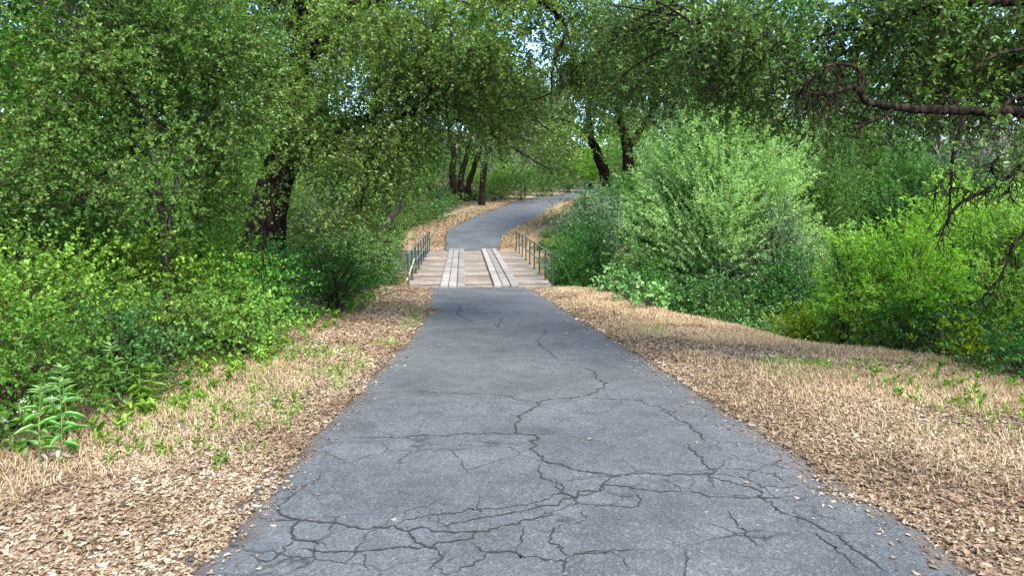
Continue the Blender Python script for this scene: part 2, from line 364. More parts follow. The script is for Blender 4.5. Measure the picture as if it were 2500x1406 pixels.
def road_mesh(ys, wid):
    mb = MB(); K = 29
    l = left_edge(ys) + ragged(ys, 1.) * wid; r = right_edge(ys) + ragged(ys, 4.) * wid
    u = np.linspace(0, 1, K); X = l[:, None] * (1 - u) + r[:, None] * u
    Z = road_z(ys)[:, None] + .012 - .0 * X; Yv = np.repeat(ys[:, None], K, 1)
    e = np.minimum(u, 1 - u)
    Z = Z + .0
    X = np.concatenate([l[:, None] - .03, X, r[:, None] + .03], 1); Yv = np.concatenate([ys[:, None], Yv, ys[:, None]], 1)
    Z = np.concatenate([Z[:, :1] - .1, Z, Z[:, -1:] - .1], 1); K2 = K + 2
    i = (np.arange(len(ys) - 1)[:, None] * K2 + np.arange(K2 - 1)[None]).ravel()
    cu = np.tile(np.concatenate([[0], (u[1:] + u[:-1]) / 2, [1]]), len(ys) - 1)
    mb.add(np.stack([X, Yv, Z], -1), np.stack([i, i + 1, i + K2 + 1, i + K2], -1), 1 - sstep(0, .09, np.minimum(cu, 1 - cu)))
    return mb
ro = tag(road_mesh(np.concatenate([np.arange(-40, 2, .5), np.arange(2, 21.95, .07), [22.0]]), 1).build('road', M_ASPH), kind='structure')
tag(road_mesh(np.arange(37.3, 150, .35), 1).build('road', M_ASPH), kind='structure')
# cracks traced from the surface, laid a few millimetres proud of it
Z1 = lambda a: np.array(a, float) * .4 + (500, 1000)
Z2 = lambda a: np.array(a, float) * .48 + (1200, 1000)
Z3 = lambda a: np.array(a, float) * .44 + (800, 690)
CR = [
 (1.2, Z3([(1415,475),(1475,495),(1485,525),(1475,540),(1500,545),(1530,575),(1500,595),(1420,630),(1370,643),(1280,645),(1150,668),(1160,685),(1130,712),(1070,740)])),
 (1.5, Z1([(1990,5),(1925,40),(1920,70),(1875,120),(1890,155),(2010,165),(1985,215),(2010,265),(2060,300),(2090,335),(2170,345),(2250,370),(2330,390),(2500,408)])),
 (1.3, Z2([(520,335),(640,348),(720,335),(870,345),(950,347),(1080,338),(1115,325),(1110,310),(1065,285),(1050,250),(1000,200),(995,178)])),
 (.7, Z3([(340,610),(550,613),(850,625),(960,632),(1050,655),(1150,668)])),
 (.8, Z3([(1420,643),(1500,650),(1640,660),(1745,663),(1780,690),(1860,712),(1950,745)])),
 (1.0, Z2([(840,0),(930,35),(1000,75),(1020,100),(1070,130),(1085,165)])),
 (1.3, Z2([(1080,338),(1180,370),(1310,405),(1340,420),(1390,460),(1460,505),(1540,545),(1640,605),(1740,650),(1830,715),(1910,770),(1960,805),(2000,840)])),
 (.9, Z2([(1330,410),(1430,405),(1500,412),(1525,400)])),
 (1.1, Z2([(240,290),(235,330),(260,355),(310,375),(340,410),(360,440),(400,450),(430,455),(540,430),(575,415),(580,380),(600,360),(640,348)])),
 (.9, Z2([(460,385),(560,390),(720,400),(860,415),(960,420),(1100,440),(1250,458),(1400,462),(1530,450)])),
 (.6, Z2([(580,430),(680,450),(760,455),(720,490),(560,492),(430,490)])),
 (1.5, Z1([(380,688),(480,688),(545,690),(690,690),(850,710),(930,718),(1100,715),(1165,718),(1230,728),(1420,730),(1560,748),(1660,755),(1800,715),(1950,680),(2080,660),(2160,645)])),
 (.9, Z1([(1165,718),(1220,685),(1350,668),(1450,655),(1560,630),(1660,620),(1800,610),(1900,600),(2010,575),(2170,520),(2150,480),(2110,445)])),
 (1.1, Z1([(1430,730),(1560,700),(1700,670),(1850,650),(2000,610),(2150,595),(2230,550),(2300,540),(2430,500),(2450,460)])),
 (1.3, Z1([(550,860),(700,870),(830,878),(980,868),(1140,860),(1280,850),(1390,828),(1540,815),(1620,815),(1660,755)])),
 (1.2, Z1([(570,510),(490,570),(440,600),(440,640),(490,688),(545,690),(540,730),(515,760),(560,800),(700,825),(750,860)])),
 (.9, Z1([(280,895),(340,930),(400,930),(500,850),(540,830),(550,795)])),
 (1.1, Z1([(1230,728),(1275,780),(1280,850),(1340,880),(1400,900),(1400,960),(1360,1010)])),
 (1.4, Z1([(1640,830),(1710,880),(1850,885),(2000,915),(2180,945),(2190,1010)])),
 (1.3, Z1([(2180,945),(2250,910),(2390,880),(2500,885)])), (1.0, Z2([(430,755),(530,735),(690,730),(750,715)])),
 (.9, Z1([(1715,880),(1690,930),(1600,970),(1500,990),(1400,965)])),
 (.8, Z1([(890,185),(980,178),(1170,178),(1400,158),(1600,155),(1880,150),(2060,158),(2130,150)])),
 (.9, Z1([(980,870),(930,920),(960,960),(1010,1010)])), (1.1, Z1([(2200,700),(2120,770),(2085,810),(2200,900),(2250,910)])),
 (.9, Z1([(1940,705),(1920,800),(1890,880)])), (.9, Z2([(1610,620),(1680,670),(1750,750),(1830,800),(1880,840)])),
 (.6, Z2([(1120,310),(1280,312),(1410,325),(1500,390)])), (.7, Z3([(1195,255),(1215,285),(1150,320),(1165,350),(1220,385),(1280,440)])),
 (1.0, Z3([(725,125),(745,150),(740,185),(800,210),(810,235)])), (.5, Z3([(620,280),(850,285),(1100,305)])),
 (1.0, np.array([(1050, 712), (1120, 713), (1200, 712), (1287, 714)], float)), (.8, Z3([(925,230),(945,255),(965,200),(990,190)])),
 (.7, Z1([(400,550),(460,500),(560,490),(700,430),(720,380)])), (.6, Z1([(1210,680),(1230,630),(1350,590),(1430,560)])), (.6, Z1([(1670,690),(1650,620),(1670,560),(1675,520)])),
 (.7, Z1([(330,930),(320,1000)])), (.7, Z1([(1540,910),(1500,940),(1560,985)])), (.7, Z2([(620,740),(680,790),(690,840)])), (.6, Z2([(1200,520),(1240,600),(1300,660),(1380,720)])),
 (.8, Z2([(880,360),(950,410),(940,440)])), (.7, Z2([(1230,320),(1280,360),(1320,395)])), (.7, Z1([(1450,655),(1440,730)])), (.6, Z1([(2300,620),(2310,680),(2200,720)])),
]
mb = MB()
for w, px in CR:
    p = on_road(px[:, 0], px[:, 1])[:, :2]
    seg = np.hypot(*np.diff(p, axis=0).T); n = max(6, int(seg.sum() / .022))
    t = np.concatenate([[0], np.cumsum(seg)]); q = np.stack([np.interp(np.linspace(0, t[-1], n), t, p[:, k]) for k in (0, 1)], -1)
    lo_ = rng.normal(0, .035, q.shape); lo_ = (lo_ + np.roll(lo_, 1, 0) + np.roll(lo_, 2, 0) + np.roll(lo_, 3, 0)) / 4 * np.sin(np.linspace(0, math.pi, n))[:, None]
    q += lo_ + rng.normal(0, .006, q.shape) + np.cumsum(rng.normal(0, .003, q.shape), 0) * np.sin(np.linspace(0, math.pi, n))[:, None]
    tg = unit(np.gradient(q, axis=0)); nn = np.stack([-tg[:, 1], tg[:, 0]], -1)
    hw = w * .0047 * np.clip(rng.normal(1, .45, n), .3, 2.4) * (1 + .05 * np.clip(q[:, 1:2].ravel() - 4, 0, 20)) * np.minimum(1, np.minimum(np.arange(n) + 1, n - np.arange(n)) / 6)
    a, c = q + nn * hw[:, None], q - nn * hw[:, None]
    z = road_z(q[:, 1])[:, None] + .0155
    v = np.concatenate([np.hstack([a, z]), np.hstack([c, z])]); i = np.arange(n - 1)
    mb.add(v, np.stack([i, i + n, i + n + 1, i + 1], -1))
m, nt, b = new_mat('crack_dark'); b.inputs['Base Color'].default_value = (.016, .016, .017, 1); b.inputs['Roughness'].default_value = 1
mb.build('crack', m, ro)

# ------------------------------------------------------------------ bridge
def wood_mat(name, dark, light, ax):
    m, nt, b = new_mat(name); tc = N(nt, 'ShaderNodeTexCoord'); mp = N(nt, 'ShaderNodeMapping'); mp.inputs['Scale'].default_value = ax
    nt.links.new(tc.outputs['Object'], mp.inputs[0])
    at = N(nt, 'ShaderNodeAttribute', attribute_name='rnd')
    n = N(nt, 'ShaderNodeTexNoise', Scale=6.0, Detail=8.0, Roughness=.7); nt.links.new(mp.outputs[0], n.inputs[0])
    n2 = N(nt, 'ShaderNodeTexNoise', Scale=1.4, Detail=4.0); nt.links.new(tc.outputs['Object'], n2.inputs[0])
    c = ramp(nt, n.outputs[0], [(.3, dark), (.55, light), (.75, tuple(min(1, x * 1.25) for x in light))])
    c = mixc(nt, 1, c, ramp(nt, at.outputs['Fac'], [(0, (.6, .55, .5)), (.5, (.95, .93, .9)), (1, (1.2, 1.15, 1.1))]), 'MULTIPLY')
    c = mixc(nt, 1, c, ramp(nt, n2.outputs[0], [(.35, (.72, .68, .64)), (.6, (1.05, 1.05, 1.05))]), 'MULTIPLY')
    nt.links.new(c, b.inputs['Base Color']); b.inputs['Roughness'].default_value = .85
    bp = N(nt, 'ShaderNodeBump', Strength=.5, Distance=.01); nt.links.new(n.outputs[0], bp.inputs['Height']); nt.links.new(bp.outputs[0], b.inputs['Normal'])
    return m
W_DECK = wood_mat('deck_wood', (.07, .06, .05), (.215, .186, .158), (.7, 9, 9))
W_RUN = wood_mat('runner_wood', (.11, .107, .1), (.25, .243, .232), (14, .5, 14))
W_BEAM = wood_mat('beam_wood', (.05, .04, .03), (.14, .11, .08), (9, .7, 9))
m, nt, b = new_mat('green_paint'); M_GREEN = m
nz = N(nt, 'ShaderNodeTexNoise', Scale=18.0, Detail=5.0); tc = N(nt, 'ShaderNodeTexCoord'); nt.links.new(tc.outputs['Object'], nz.inputs[0])
nt.links.new(ramp(nt, nz.outputs[0], [(.35, (.007, .026, .017)), (.65, (.016, .05, .032)), (.78, (.1, .1, .08))]), b.inputs['Base Color']); b.inputs['Roughness'].default_value = .5
m, nt, b = new_mat('worn_rail'); M_RAIL = m
nz = N(nt, 'ShaderNodeTexNoise', Scale=14.0, Detail=5.0); tc = N(nt, 'ShaderNodeTexCoord'); nt.links.new(tc.outputs['Object'], nz.inputs[0])
nt.links.new(ramp(nt, nz.outputs[0], [(.35, (.03, .075, .06)), (.6, (.13, .17, .14))]), b.inputs['Base Color']); b.inputs['Roughness'].default_value = .45
m, nt, b = new_mat('fallen_rail_paint'); M_TANRAIL = m; b.inputs['Base Color'].default_value = (.42, .33, .23, 1); b.inputs['Roughness'].default_value = .7
def conc(name, a_, b_):
    m, nt, b = new_mat(name); tc = N(nt, 'ShaderNodeTexCoord'); n = N(nt, 'ShaderNodeTexNoise', Scale=4.0, Detail=9.0, Roughness=.7); nt.links.new(tc.outputs['Object'], n.inputs[0])
    nt.links.new(ramp(nt, n.outputs[0], [(.3, a_), (.7, b_)]), b.inputs['Base Color']); b.inputs['Roughness'].default_value = .9
    bp = N(nt, 'ShaderNodeBump', Strength=.3, Distance=.01); nt.links.new(n.outputs[0], bp.inputs['Height']); nt.links.new(bp.outputs[0], b.inputs['Normal']); return m
M_CONC = conc('pale_concrete', (.24, .19, .14), (.42, .36, .29)); M_SHADECONC = conc('shaded_concrete', (.05, .055, .065), (.13, .14, .155))  # second, darker concrete has the shade under the far bridge end in its colour
BN, BF = np.array([-1.03, 22.0, 0]), np.array([-2.15, 37.5, 0])
BA = unit(BF - BN); BX = np.array([BA[1], -BA[0], 0]); BL = 15.54; HWD = 2.47
def B(u, w, z): return BN + BA * u + BX * w + np.array([0, 0, z])
br = empty('timber_bridge', (0, 0, 0), 'low timber plank bridge with green pipe railings and two raised wheel tracks', 'bridge')
mb = MB(); u = .02; k = 0
while u < BL - .1:
    wd = rng.uniform(.24, .31); lx = rng.uniform(-.05, .05); rx = rng.uniform(-.05, .05)
    box(mb, B(u + wd / 2, (lx + rx) / 2, -.05 + rng.uniform(-.012, .008)), (2 * HWD + rx - lx, wd - rng.uniform(.025, .085), .1), (BX, BA), rng.random(), .008)
    u += wd
mb.build('deck', W_DECK, br, smooth=False)
for nm, wc in (('left', -.9), ('right', .86)):
    par = None
    for q in range(3):
        mb = MB(); w0 = wc + (q - 1) * .275
        segs = [(-.02, 5.2 + rng.uniform(-1, 1)), None]; segs = [(.0 + rng.uniform(0, .08), segs[0][1]), (segs[0][1] + .015, BL - rng.uniform(0, .15))]
        for a, e in segs:
            box(mb, B((a + e) / 2, w0 + rng.uniform(-.012, .012), .055 + rng.uniform(-.006, .006)), (.25, e - a, .09), (BX, BA), rng.uniform(.2, .9), .012)
        par = mb.build('runner_board', W_RUN, br, smooth=False)
for w in (-2.0, -1.0, 0, 1.0, 2.0):
    mb = MB(); box(mb, B(BL / 2, w, -.32), (.22, BL - .2, .42), (BX, BA)); mb.build('girder', W_BEAM, br, smooth=False)
POSTZ = 1.06
for side in (-1, 1):
    rl = bpy.data.objects.new('railing', None); COL.objects.link(rl); rl.parent = br
    w = side * (HWD - .1)
    us = np.linspace(.55 if side < 0 else .12, BL - .35, 9)
    for q, uu in enumerate(us):
        mb = MB(); tube(mb, [B(uu, w, -.0), B(uu, w, POSTZ)], [.031, .031], 8, 3)
        box(mb, B(uu, w, .008), (.16, .12, .016), (BX, BA)); mb.build('post', M_GREEN, rl)
    mb = MB(); tube(mb, [B(us[0] - .03, w, POSTZ + .01), B(us[-1] + .03, w, POSTZ + .01)], [.028, .028], 8, 3); mb.build('top_rail', M_RAIL, rl)
    mb = MB(); a = us[2] - .15 if side < 0 else us[0]
    tube(mb, [B(a, w - side * .035, .54), B(us[-1] + .12, w - side * .035, .56)], [.026, .026], 8, 3); mb.build('middle_rail', M_RAIL, rl)
    if side < 0:
        mb = MB(); tube(mb, [B(us[0] - .35, w - .02, .22), B(us[1] + .7, w + .04, .68)], [.027, .027], 8, 3)
        tag(mb.build('fallen_rail', M_TANRAIL, rl), 'bare tan pipe broken loose and hanging askew')
# concrete walls
def wall(name, pts, z0, z1s, th, mat, label):
    mb = MB(); pts = np.array(pts, float); d = unit(np.gradient(pts, axis=0)); nn = np.stack([-d[:, 1], d[:, 0]], -1) * th / 2
    a, c = pts + nn, pts - nn; n = len(pts); z1s = np.asarray(z1s, float)
    v = np.concatenate([np.hstack([a, np.full((n, 1), z0)]), np.hstack([c, np.full((n, 1), z0)]), np.hstack([a, z1s[:, None]]), np.hstack([c, z1s[:, None]])])
    i = np.arange(n - 1); f = np.concatenate([np.stack([i + 2 * n, i + 2 * n + 1, i + 3 * n + 1, i + 3 * n], -1), np.stack([i, i + 1, i + 2 * n + 1, i + 2 * n], -1), np.stack([i + n + 1, i + n, i + 3 * n, i + 3 * n + 1], -1)])
    e = [(0, n, 3 * n, 2 * n), (n - 1, 3 * n - 1, 4 * n - 1, 2 * n - 1)]
    mb.add(v, f); 
    mb.f.append((np.array(e), np.full(2, .5, np.float32), 0))
    return tag(mb.build(name, mat, smooth=False), label, 'wall')
def xy(px, py, d): p = P(px, py, np.array(d, float)); return (p[0], p[1])
wall('wing_wall', [xy(905, 720, 19.6), xy(945, 706, 20.8), tuple(B(-.08, -2.6, 0)[:2])], -1.6, [.10, .08, .03], .24, M_CONC, 'pale concrete wing wall at the left near corner of the bridge')
wall('wing_wall', [tuple(B(-.08, 2.5, 0)[:2]), xy(1395, 708, 21.0), xy(1432, 718, 20.0)], -1.6, [.0, .05, .09], .2, M_CONC, 'pale concrete wing wall at the right near corner of the bridge')
wall('retaining_wall', [tuple(B(BL + .25, -6.0, 0)[:2]), tuple(B(BL + .25, 0, 0)[:2]), tuple(B(BL + .25, 3.8, 0)[:2])], -3.2, [.02, -.02, -.02], .3, M_SHADECONC, 'concrete abutment wall with shade put into its dark grey, under the far end of the bridge')

# ------------------------------------------------------------------ plants
def crown_into(mb, tmb, blobs, skel, leaf, wd, tmpl, cover, droop, clump, per, wood, twl, depthk=1.0, brk=1.0):
    """blobs: (centre, rx, ry, rz); fills them with clumps of leafy twigs and runs a branch to every clump"""
    for c, rx, ry, rz in blobs:
        area = math.pi * rx * rz
        nleaf = int(cover * area / (leaf * wd * .62)); ntw = max(8, nleaf // per)
        K = max(4, int(round(area * 1.25 / clump ** 2 * .8)))
        cc = c + ball(K) * np.array([rx, ry, rz]) * .86
        if skel is not None and tmb is not None:
            for q in cc:
                if rng.random() > brk: continue
                k = np.argmin(np.linalg.norm(skel - q, axis=1) + rng.random(len(skel)) * .4); s = skel[k]; L = np.linalg.norm(q - s)
                if L > 4.5: continue
                m1 = s * .6 + q * .4 + np.array([0, 0, .12 * L]) + rng.normal(0, .07 * L, 3)
                m2 = s * .25 + q * .75 + np.array([0, 0, .06 * L]) + rng.normal(0, .06 * L, 3)
                r0 = .006 + .0045 * L
                tube(tmb, [s, m1, m2, q], [r0, r0 * .75, r0 * .5, .004], 5, 9)
        ci = rng.integers(0, K, ntw); off = rng.normal(0, clump * .48, (ntw, 3)) * np.array([1, 1, .8])
        st = cc[ci] + off
        di = unit(off) * .8 + unit(st - c) * .5 + rng.normal(0, .45, (ntw, 3)) + np.array([0, 0, .1 - droop * .5])
        ct = rng.random(K)
        tint = np.clip(.5 * ct[ci] + .5 * rng.random(ntw), 0, 1)
        twigs_with_leaves(mb, st, di, twl, per, leaf, wd, tmpl, droop, wood=wood, tint=tint, wr=.0022 + leaf * .02)
def blob(px, py, d, rx, ry, rd=None):
    s = d / F; c = P(px, py, np.array(float(d))); return (c, rx * s, (rd if rd else .8 * rx * s), ry * s)
def tree(name, label, limbs, blobs, leaf=.06, asp=.58, mat=L_OAK, bark=B_OAK, cover=4, tmpl=OVAL, droop=.35, clump=.5, per=12, wood=.3, twl=.32,
         group=None, cat='tree', sides=12, brk=1.0, rough=.05):
    """limbs: list of (points, radii); the first is the trunk"""
    base = np.array(limbs[0][0][0]); root = empty(name, tuple(base), label, cat, group)
    tmb = MB(); sk = []
    for k, (pts, rad) in enumerate(limbs):
        pts = np.array(pts, float)
        c, r = tube(tmb, pts, rad, sides if k == 0 else max(6, sides - 4), max(8, 5 * len(pts)), rough if max(rad) > .05 else .02, wander=.25 * min(rad) if k else 0)
        sk.append(c[len(c) // 3:] if k == 0 else c)
    skel = np.concatenate(sk)
    cmb = MB()
    crown_into(cmb, tmb, blobs, skel, leaf, leaf * asp, tmpl, cover, droop, clump, per, wood, twl, brk=brk)
    tmb.build('trunk', bark, root, loc=base)
    if blobs: cmb.build('crown', [mat, B_TWIG], root, loc=base)
    return root
def Pl(*t): return [tuple(P(a, b_, np.array(float(d)))) for a, b_, d in t]
def ground_pt(px, d):
    x = (px - 1250) / F * d / (CP) * CP; p = P(px, 600, np.array(float(d))); return (p[0], p[1], float(height(p[0], p[1])) - .05)
def top_h(px, py, d):                 # height that brings a plant's top to the sight line through (px, py)
    x, y, z = ground_pt(px, d); return max(.4, float(P(px, py, np.array(float(d)))[2]) - z)
def bush(name, label, x, y, H, r, leaf=.05, asp=.6, mat=L_GREEN, stems=16, cover=3.2, tmpl=OVAL, per=11, twl=.3, droop=.25, up=.55, cat='bush', bark=B_TWIG,
         group=None, sr=.009, wood=.3, low=.15, z=None, lean=(0, 0), rise=0.):
    z = float(height(x, y)) - .05 if z is None else z
    base = np.array([x, y, z]); root = empty(name, (x, y, z), label, cat, group)
    smb, cmb = MB(), MB()
    area = math.pi * r * H * .62; nleaf = int(cover * area / (leaf * leaf * asp * .62)); ntw = max(10, nleaf // per)
    S = stems; az = np.arange(S) * 2.39996 + rng.normal(0, .25, S); el = ((np.arange(S) + rng.random(S)) / S) ** .6
    tips = np.stack([np.cos(az) * el * r, np.sin(az) * el * r, H * (np.sqrt(np.clip(1 - .72 * el ** 2, .05, 1))) * rng.uniform(.8, 1.08, S)], -1) + np.array([lean[0], lean[1], 0])
    st = []
    for s in range(S):
        t = tips[s]; b0 = base + np.array([*(rng.normal(0, .08 * r, 2)), 0])
        m1 = base + t * np.array([.3, .3, .5]) + rng.normal(0, .05 * r, 3); m2 = base + t * np.array([.66, .66, .82]) + rng.normal(0, .05 * r, 3)
        c, _ = tube(smb, [b0, m1, m2, base + t], [sr * 1.6, sr * 1.2, sr * .8, sr * .3], 5, 12); st.append(c)
    st = np.array(st)
    si = rng.integers(0, S, ntw); tt = low + (1 - low) * rng.random(ntw) ** .75; k = np.minimum((tt * 11).astype(int), 10); fr = (tt * 11 - k)[:, None]
    p = st[si, k] * (1 - fr) + st[si, k + 1] * fr; tg = unit(st[si, k + 1] - st[si, k])
    off = rng.normal(0, 1, (ntw, 3)); p = p + off * (.16 * r) * (1 - .55 * rise)
    out = p - (base + np.array([0, 0, H * .35])); out[:, 2] *= .6
    di = tg * (up + rise) + unit(out) * .5 * (1 - rise * .6) + unit(off) * .55
    ct = rng.random(S); tint = .3 * ct[si] + .7 * rng.random(ntw)
    twigs_with_leaves(cmb, p, di, twl, per, leaf, leaf * asp, tmpl, droop, wood=wood, tint=tint, spread=.9 - .35 * rise, wr=.0022 + leaf * .015)
    smb.build('stem', bark, root, loc=base); cmb.build('foliage', [mat, B_TWIG], root, loc=base)
    return root

# ---- big oak left of the road
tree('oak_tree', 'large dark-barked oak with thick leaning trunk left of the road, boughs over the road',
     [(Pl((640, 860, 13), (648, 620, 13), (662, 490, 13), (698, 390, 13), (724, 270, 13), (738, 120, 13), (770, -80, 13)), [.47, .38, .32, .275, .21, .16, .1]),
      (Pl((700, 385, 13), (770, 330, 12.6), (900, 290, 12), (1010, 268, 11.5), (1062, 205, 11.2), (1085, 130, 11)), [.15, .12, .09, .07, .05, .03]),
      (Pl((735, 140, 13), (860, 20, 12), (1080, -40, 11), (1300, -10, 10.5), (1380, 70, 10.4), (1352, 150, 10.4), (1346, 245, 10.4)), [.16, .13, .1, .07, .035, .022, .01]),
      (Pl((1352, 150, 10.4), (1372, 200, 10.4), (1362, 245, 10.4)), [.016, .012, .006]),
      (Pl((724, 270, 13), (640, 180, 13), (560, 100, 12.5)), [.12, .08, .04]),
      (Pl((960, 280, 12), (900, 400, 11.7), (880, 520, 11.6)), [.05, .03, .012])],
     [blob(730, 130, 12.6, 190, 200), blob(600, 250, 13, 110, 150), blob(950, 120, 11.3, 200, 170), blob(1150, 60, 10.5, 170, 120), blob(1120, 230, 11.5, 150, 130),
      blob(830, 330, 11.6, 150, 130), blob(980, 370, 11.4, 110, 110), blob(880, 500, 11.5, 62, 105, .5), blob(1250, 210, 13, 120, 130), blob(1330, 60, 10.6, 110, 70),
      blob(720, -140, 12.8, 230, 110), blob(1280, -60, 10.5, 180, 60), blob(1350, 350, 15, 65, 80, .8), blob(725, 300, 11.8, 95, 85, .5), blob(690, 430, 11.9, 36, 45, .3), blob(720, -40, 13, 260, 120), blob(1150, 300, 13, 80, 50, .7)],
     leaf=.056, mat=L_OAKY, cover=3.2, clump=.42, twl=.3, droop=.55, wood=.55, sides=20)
# ---- left-hand trees
tree('young_oak_tree', 'slender multi-stemmed young oak with bright green crown among the left bushes',
     [(Pl((405, 800, 8.2), (402, 590, 8.2), (385, 440, 8.2), (356, 275, 8.2), (345, 130, 8.2)), [.056, .047, .04, .032, .016]),
      (Pl((362, 300, 8.2), (310, 215, 8), (230, 150, 7.8)), [.03, .022, .012]), (Pl((392, 500, 8.2), (330, 430, 8), (290, 410, 8)), [.022, .016, .01]),
      (Pl((404, 640, 8.2), (425, 480, 8.4), (470, 330, 8.6), (520, 180, 8.8)), [.035, .028, .02, .012]), (Pl((402, 590, 8.2), (340, 530, 7.8), (230, 500, 7.4)), [.025, .02, .012])],
     [blob(170, 150, 7.6, 190, 130), blob(400, 110, 8.4, 190, 120), blob(110, 330, 7.4, 140, 110), blob(300, 300, 8.6, 120, 100), blob(530, 300, 9, 110, 130), blob(60, 480, 7.2, 100, 90),
      blob(230, 480, 8.6, 90, 70), blob(500, 480, 9.2, 90, 80), blob(230, -80, 8, 300, 120), blob(560, 90, 9, 110, 110), blob(240, 440, 7.5, 110, 60, .5), blob(395, 470, 7.7, 60, 70, .4), blob(430, 350, 7.8, 60, 60, .4)],
     leaf=.045, mat=L_GREEN, bark=B_GREY, cover=3.6, clump=.33, twl=.26, droop=.2, wood=.4)
tree('grey_oak_tree', 'grey-barked oak trunk standing behind the slender young oak',
     [(Pl((285, 760, 17), (292, 520, 17), (305, 420, 17), (322, 340, 17), (330, 200, 17), (300, 40, 17)), [.34, .3, .27, .24, .2, .1]), (Pl((322, 330, 17), (400, 220, 17), (460, 120, 17)), [.13, .1, .05])],
     [blob(250, 130, 17, 260, 170), blob(470, 160, 18, 170, 190), blob(60, 250, 17, 180, 170), blob(500, 400, 18, 130, 110), blob(200, -120, 17, 330, 140), blob(130, 440, 18, 140, 90)], leaf=.085, mat=L_GREEN, bark=B_GREY, cover=3.3, clump=.7, twl=.45)
tree('slim_tree', 'slim brown-stemmed tree between the young oak and the large oak',
     [(Pl((482, 760, 11), (486, 600, 11), (488, 530, 11), (505, 440, 11), (520, 340, 11)), [.055, .05, .042, .03, .015])], [blob(520, 400, 11, 90, 90), blob(530, 550, 11.5, 60, 50), blob(455, 520, 11, 70, 60)],
     leaf=.06, mat=L_GREEN, cover=2.6, clump=.36)
tree('bay_tree', 'broad green tree whose trunk stands outside the left edge of the photo',
     [(Pl((-420, 900, 8), (-400, 500, 8), (-330, 250, 8), (-220, 60, 8)), [.2, .17, .12, .06])], [blob(-120, 120, 7.5, 220, 190), blob(-150, 420, 7.5, 190, 190), blob(-160, -120, 7.5, 260, 150)], leaf=.06, mat=L_GREEN, cover=3.2, clump=.42, tmpl=DIAM)
tree('bent_tree', 'thin grey tree with crooked bent trunk beside the left bridge railing',
     [(Pl((880, 740, 24), (893, 660, 24), (905, 610, 24), (955, 535, 24), (984, 492, 24), (968, 468, 24), (935, 458, 24)), [.17, .15, .14, .125, .11, .085, .05]), (Pl((975, 510, 24), (1000, 440, 25), (1010, 380, 26)), [.05, .035, .02])],
     [blob(930, 440, 24, 80, 50), blob(1000, 380, 25, 70, 80), blob(870, 500, 25, 60, 70)], leaf=.1, mat=L_GREEN, bark=B_GREY, cover=2.6, clump=.6, tmpl=DIAM, twl=.5)

# ---- beyond the bridge
def far_tree(name, label, limbs, blobs, **k):
    a = dict(leaf=.17, cover=3.0, clump=.95, tmpl=DIAM, twl=.7, per=14, wood=.12, sides=9, droop=.4); a.update(k); return tree(name, label, limbs, blobs, **a)
g = lambda px, d: ground_pt(px, d)
far_tree('clump_oak_tree', 'dark oak with three spreading stems beside the road beyond the bridge',
         [([g(1120, 60), *Pl((1105, 430, 60), (1108, 370, 60), (1090, 280, 60))], [.4, .32, .26, .13]), ([g(1130, 60.3), *Pl((1128, 430, 60.3), (1140, 380, 60.3), (1150, 300, 60.3))], [.34, .28, .23, .1]),
          ([g(1142, 60.6), *Pl((1148, 440, 60.6), (1168, 380, 60.6), (1190, 300, 60.6))], [.3, .26, .21, .1])],
         [blob(1120, 320, 60, 100, 70), blob(1080, 250, 61, 100, 80), blob(1190, 280, 61, 90, 60)], mat=L_GREY)
far_tree('single_oak_tree', 'dark straight oak trunk standing alone at the roadside bend beyond the bridge',
         [([g(1177, 56), *Pl((1180, 440, 56), (1186, 395, 56), (1200, 320, 56), (1230, 260, 56))], [.3, .26, .23, .18, .08])], [blob(1240, 340, 57, 110, 60), blob(1300, 290, 58, 90, 80)], mat=L_GREY)
far_tree('leaning_oak_tree', 'dark oak leaning left over the far road beside the pale willow',
         [([g(1500, 43), *Pl((1478, 430, 43), (1462, 385, 43), (1444, 345, 43), (1400, 308, 42), (1340, 285, 41))], [.36, .32, .3, .26, .2, .1]), (Pl((1445, 350, 43), (1440, 260, 43), (1450, 170, 43)), [.16, .12, .06])],
         [blob(1400, 250, 42, 120, 80), blob(1480, 180, 43, 120, 90), blob(1330, 330, 40, 80, 60), blob(1340, 400, 39, 60, 35)], mat=L_OAKY, cover=2.6)
far_tree('forked_oak_tree', 'dark forked oak rising behind the top of the pale willow',
         [([g(1535, 38), *Pl((1535, 430, 38), (1530, 350, 38), (1512, 285, 38), (1500, 180, 38))], [.34, .3, .27, .2, .1]), (Pl((1532, 365, 38), (1560, 325, 38), (1590, 270, 38), (1600, 170, 38)), [.2, .19, .16, .07])],
         [blob(1540, 190, 37, 140, 80), blob(1660, 150, 37, 140, 100), blob(1600, 80, 38, 160, 80), blob(1520, 290, 36, 70, 45)], mat=L_OAK, cover=2.8)
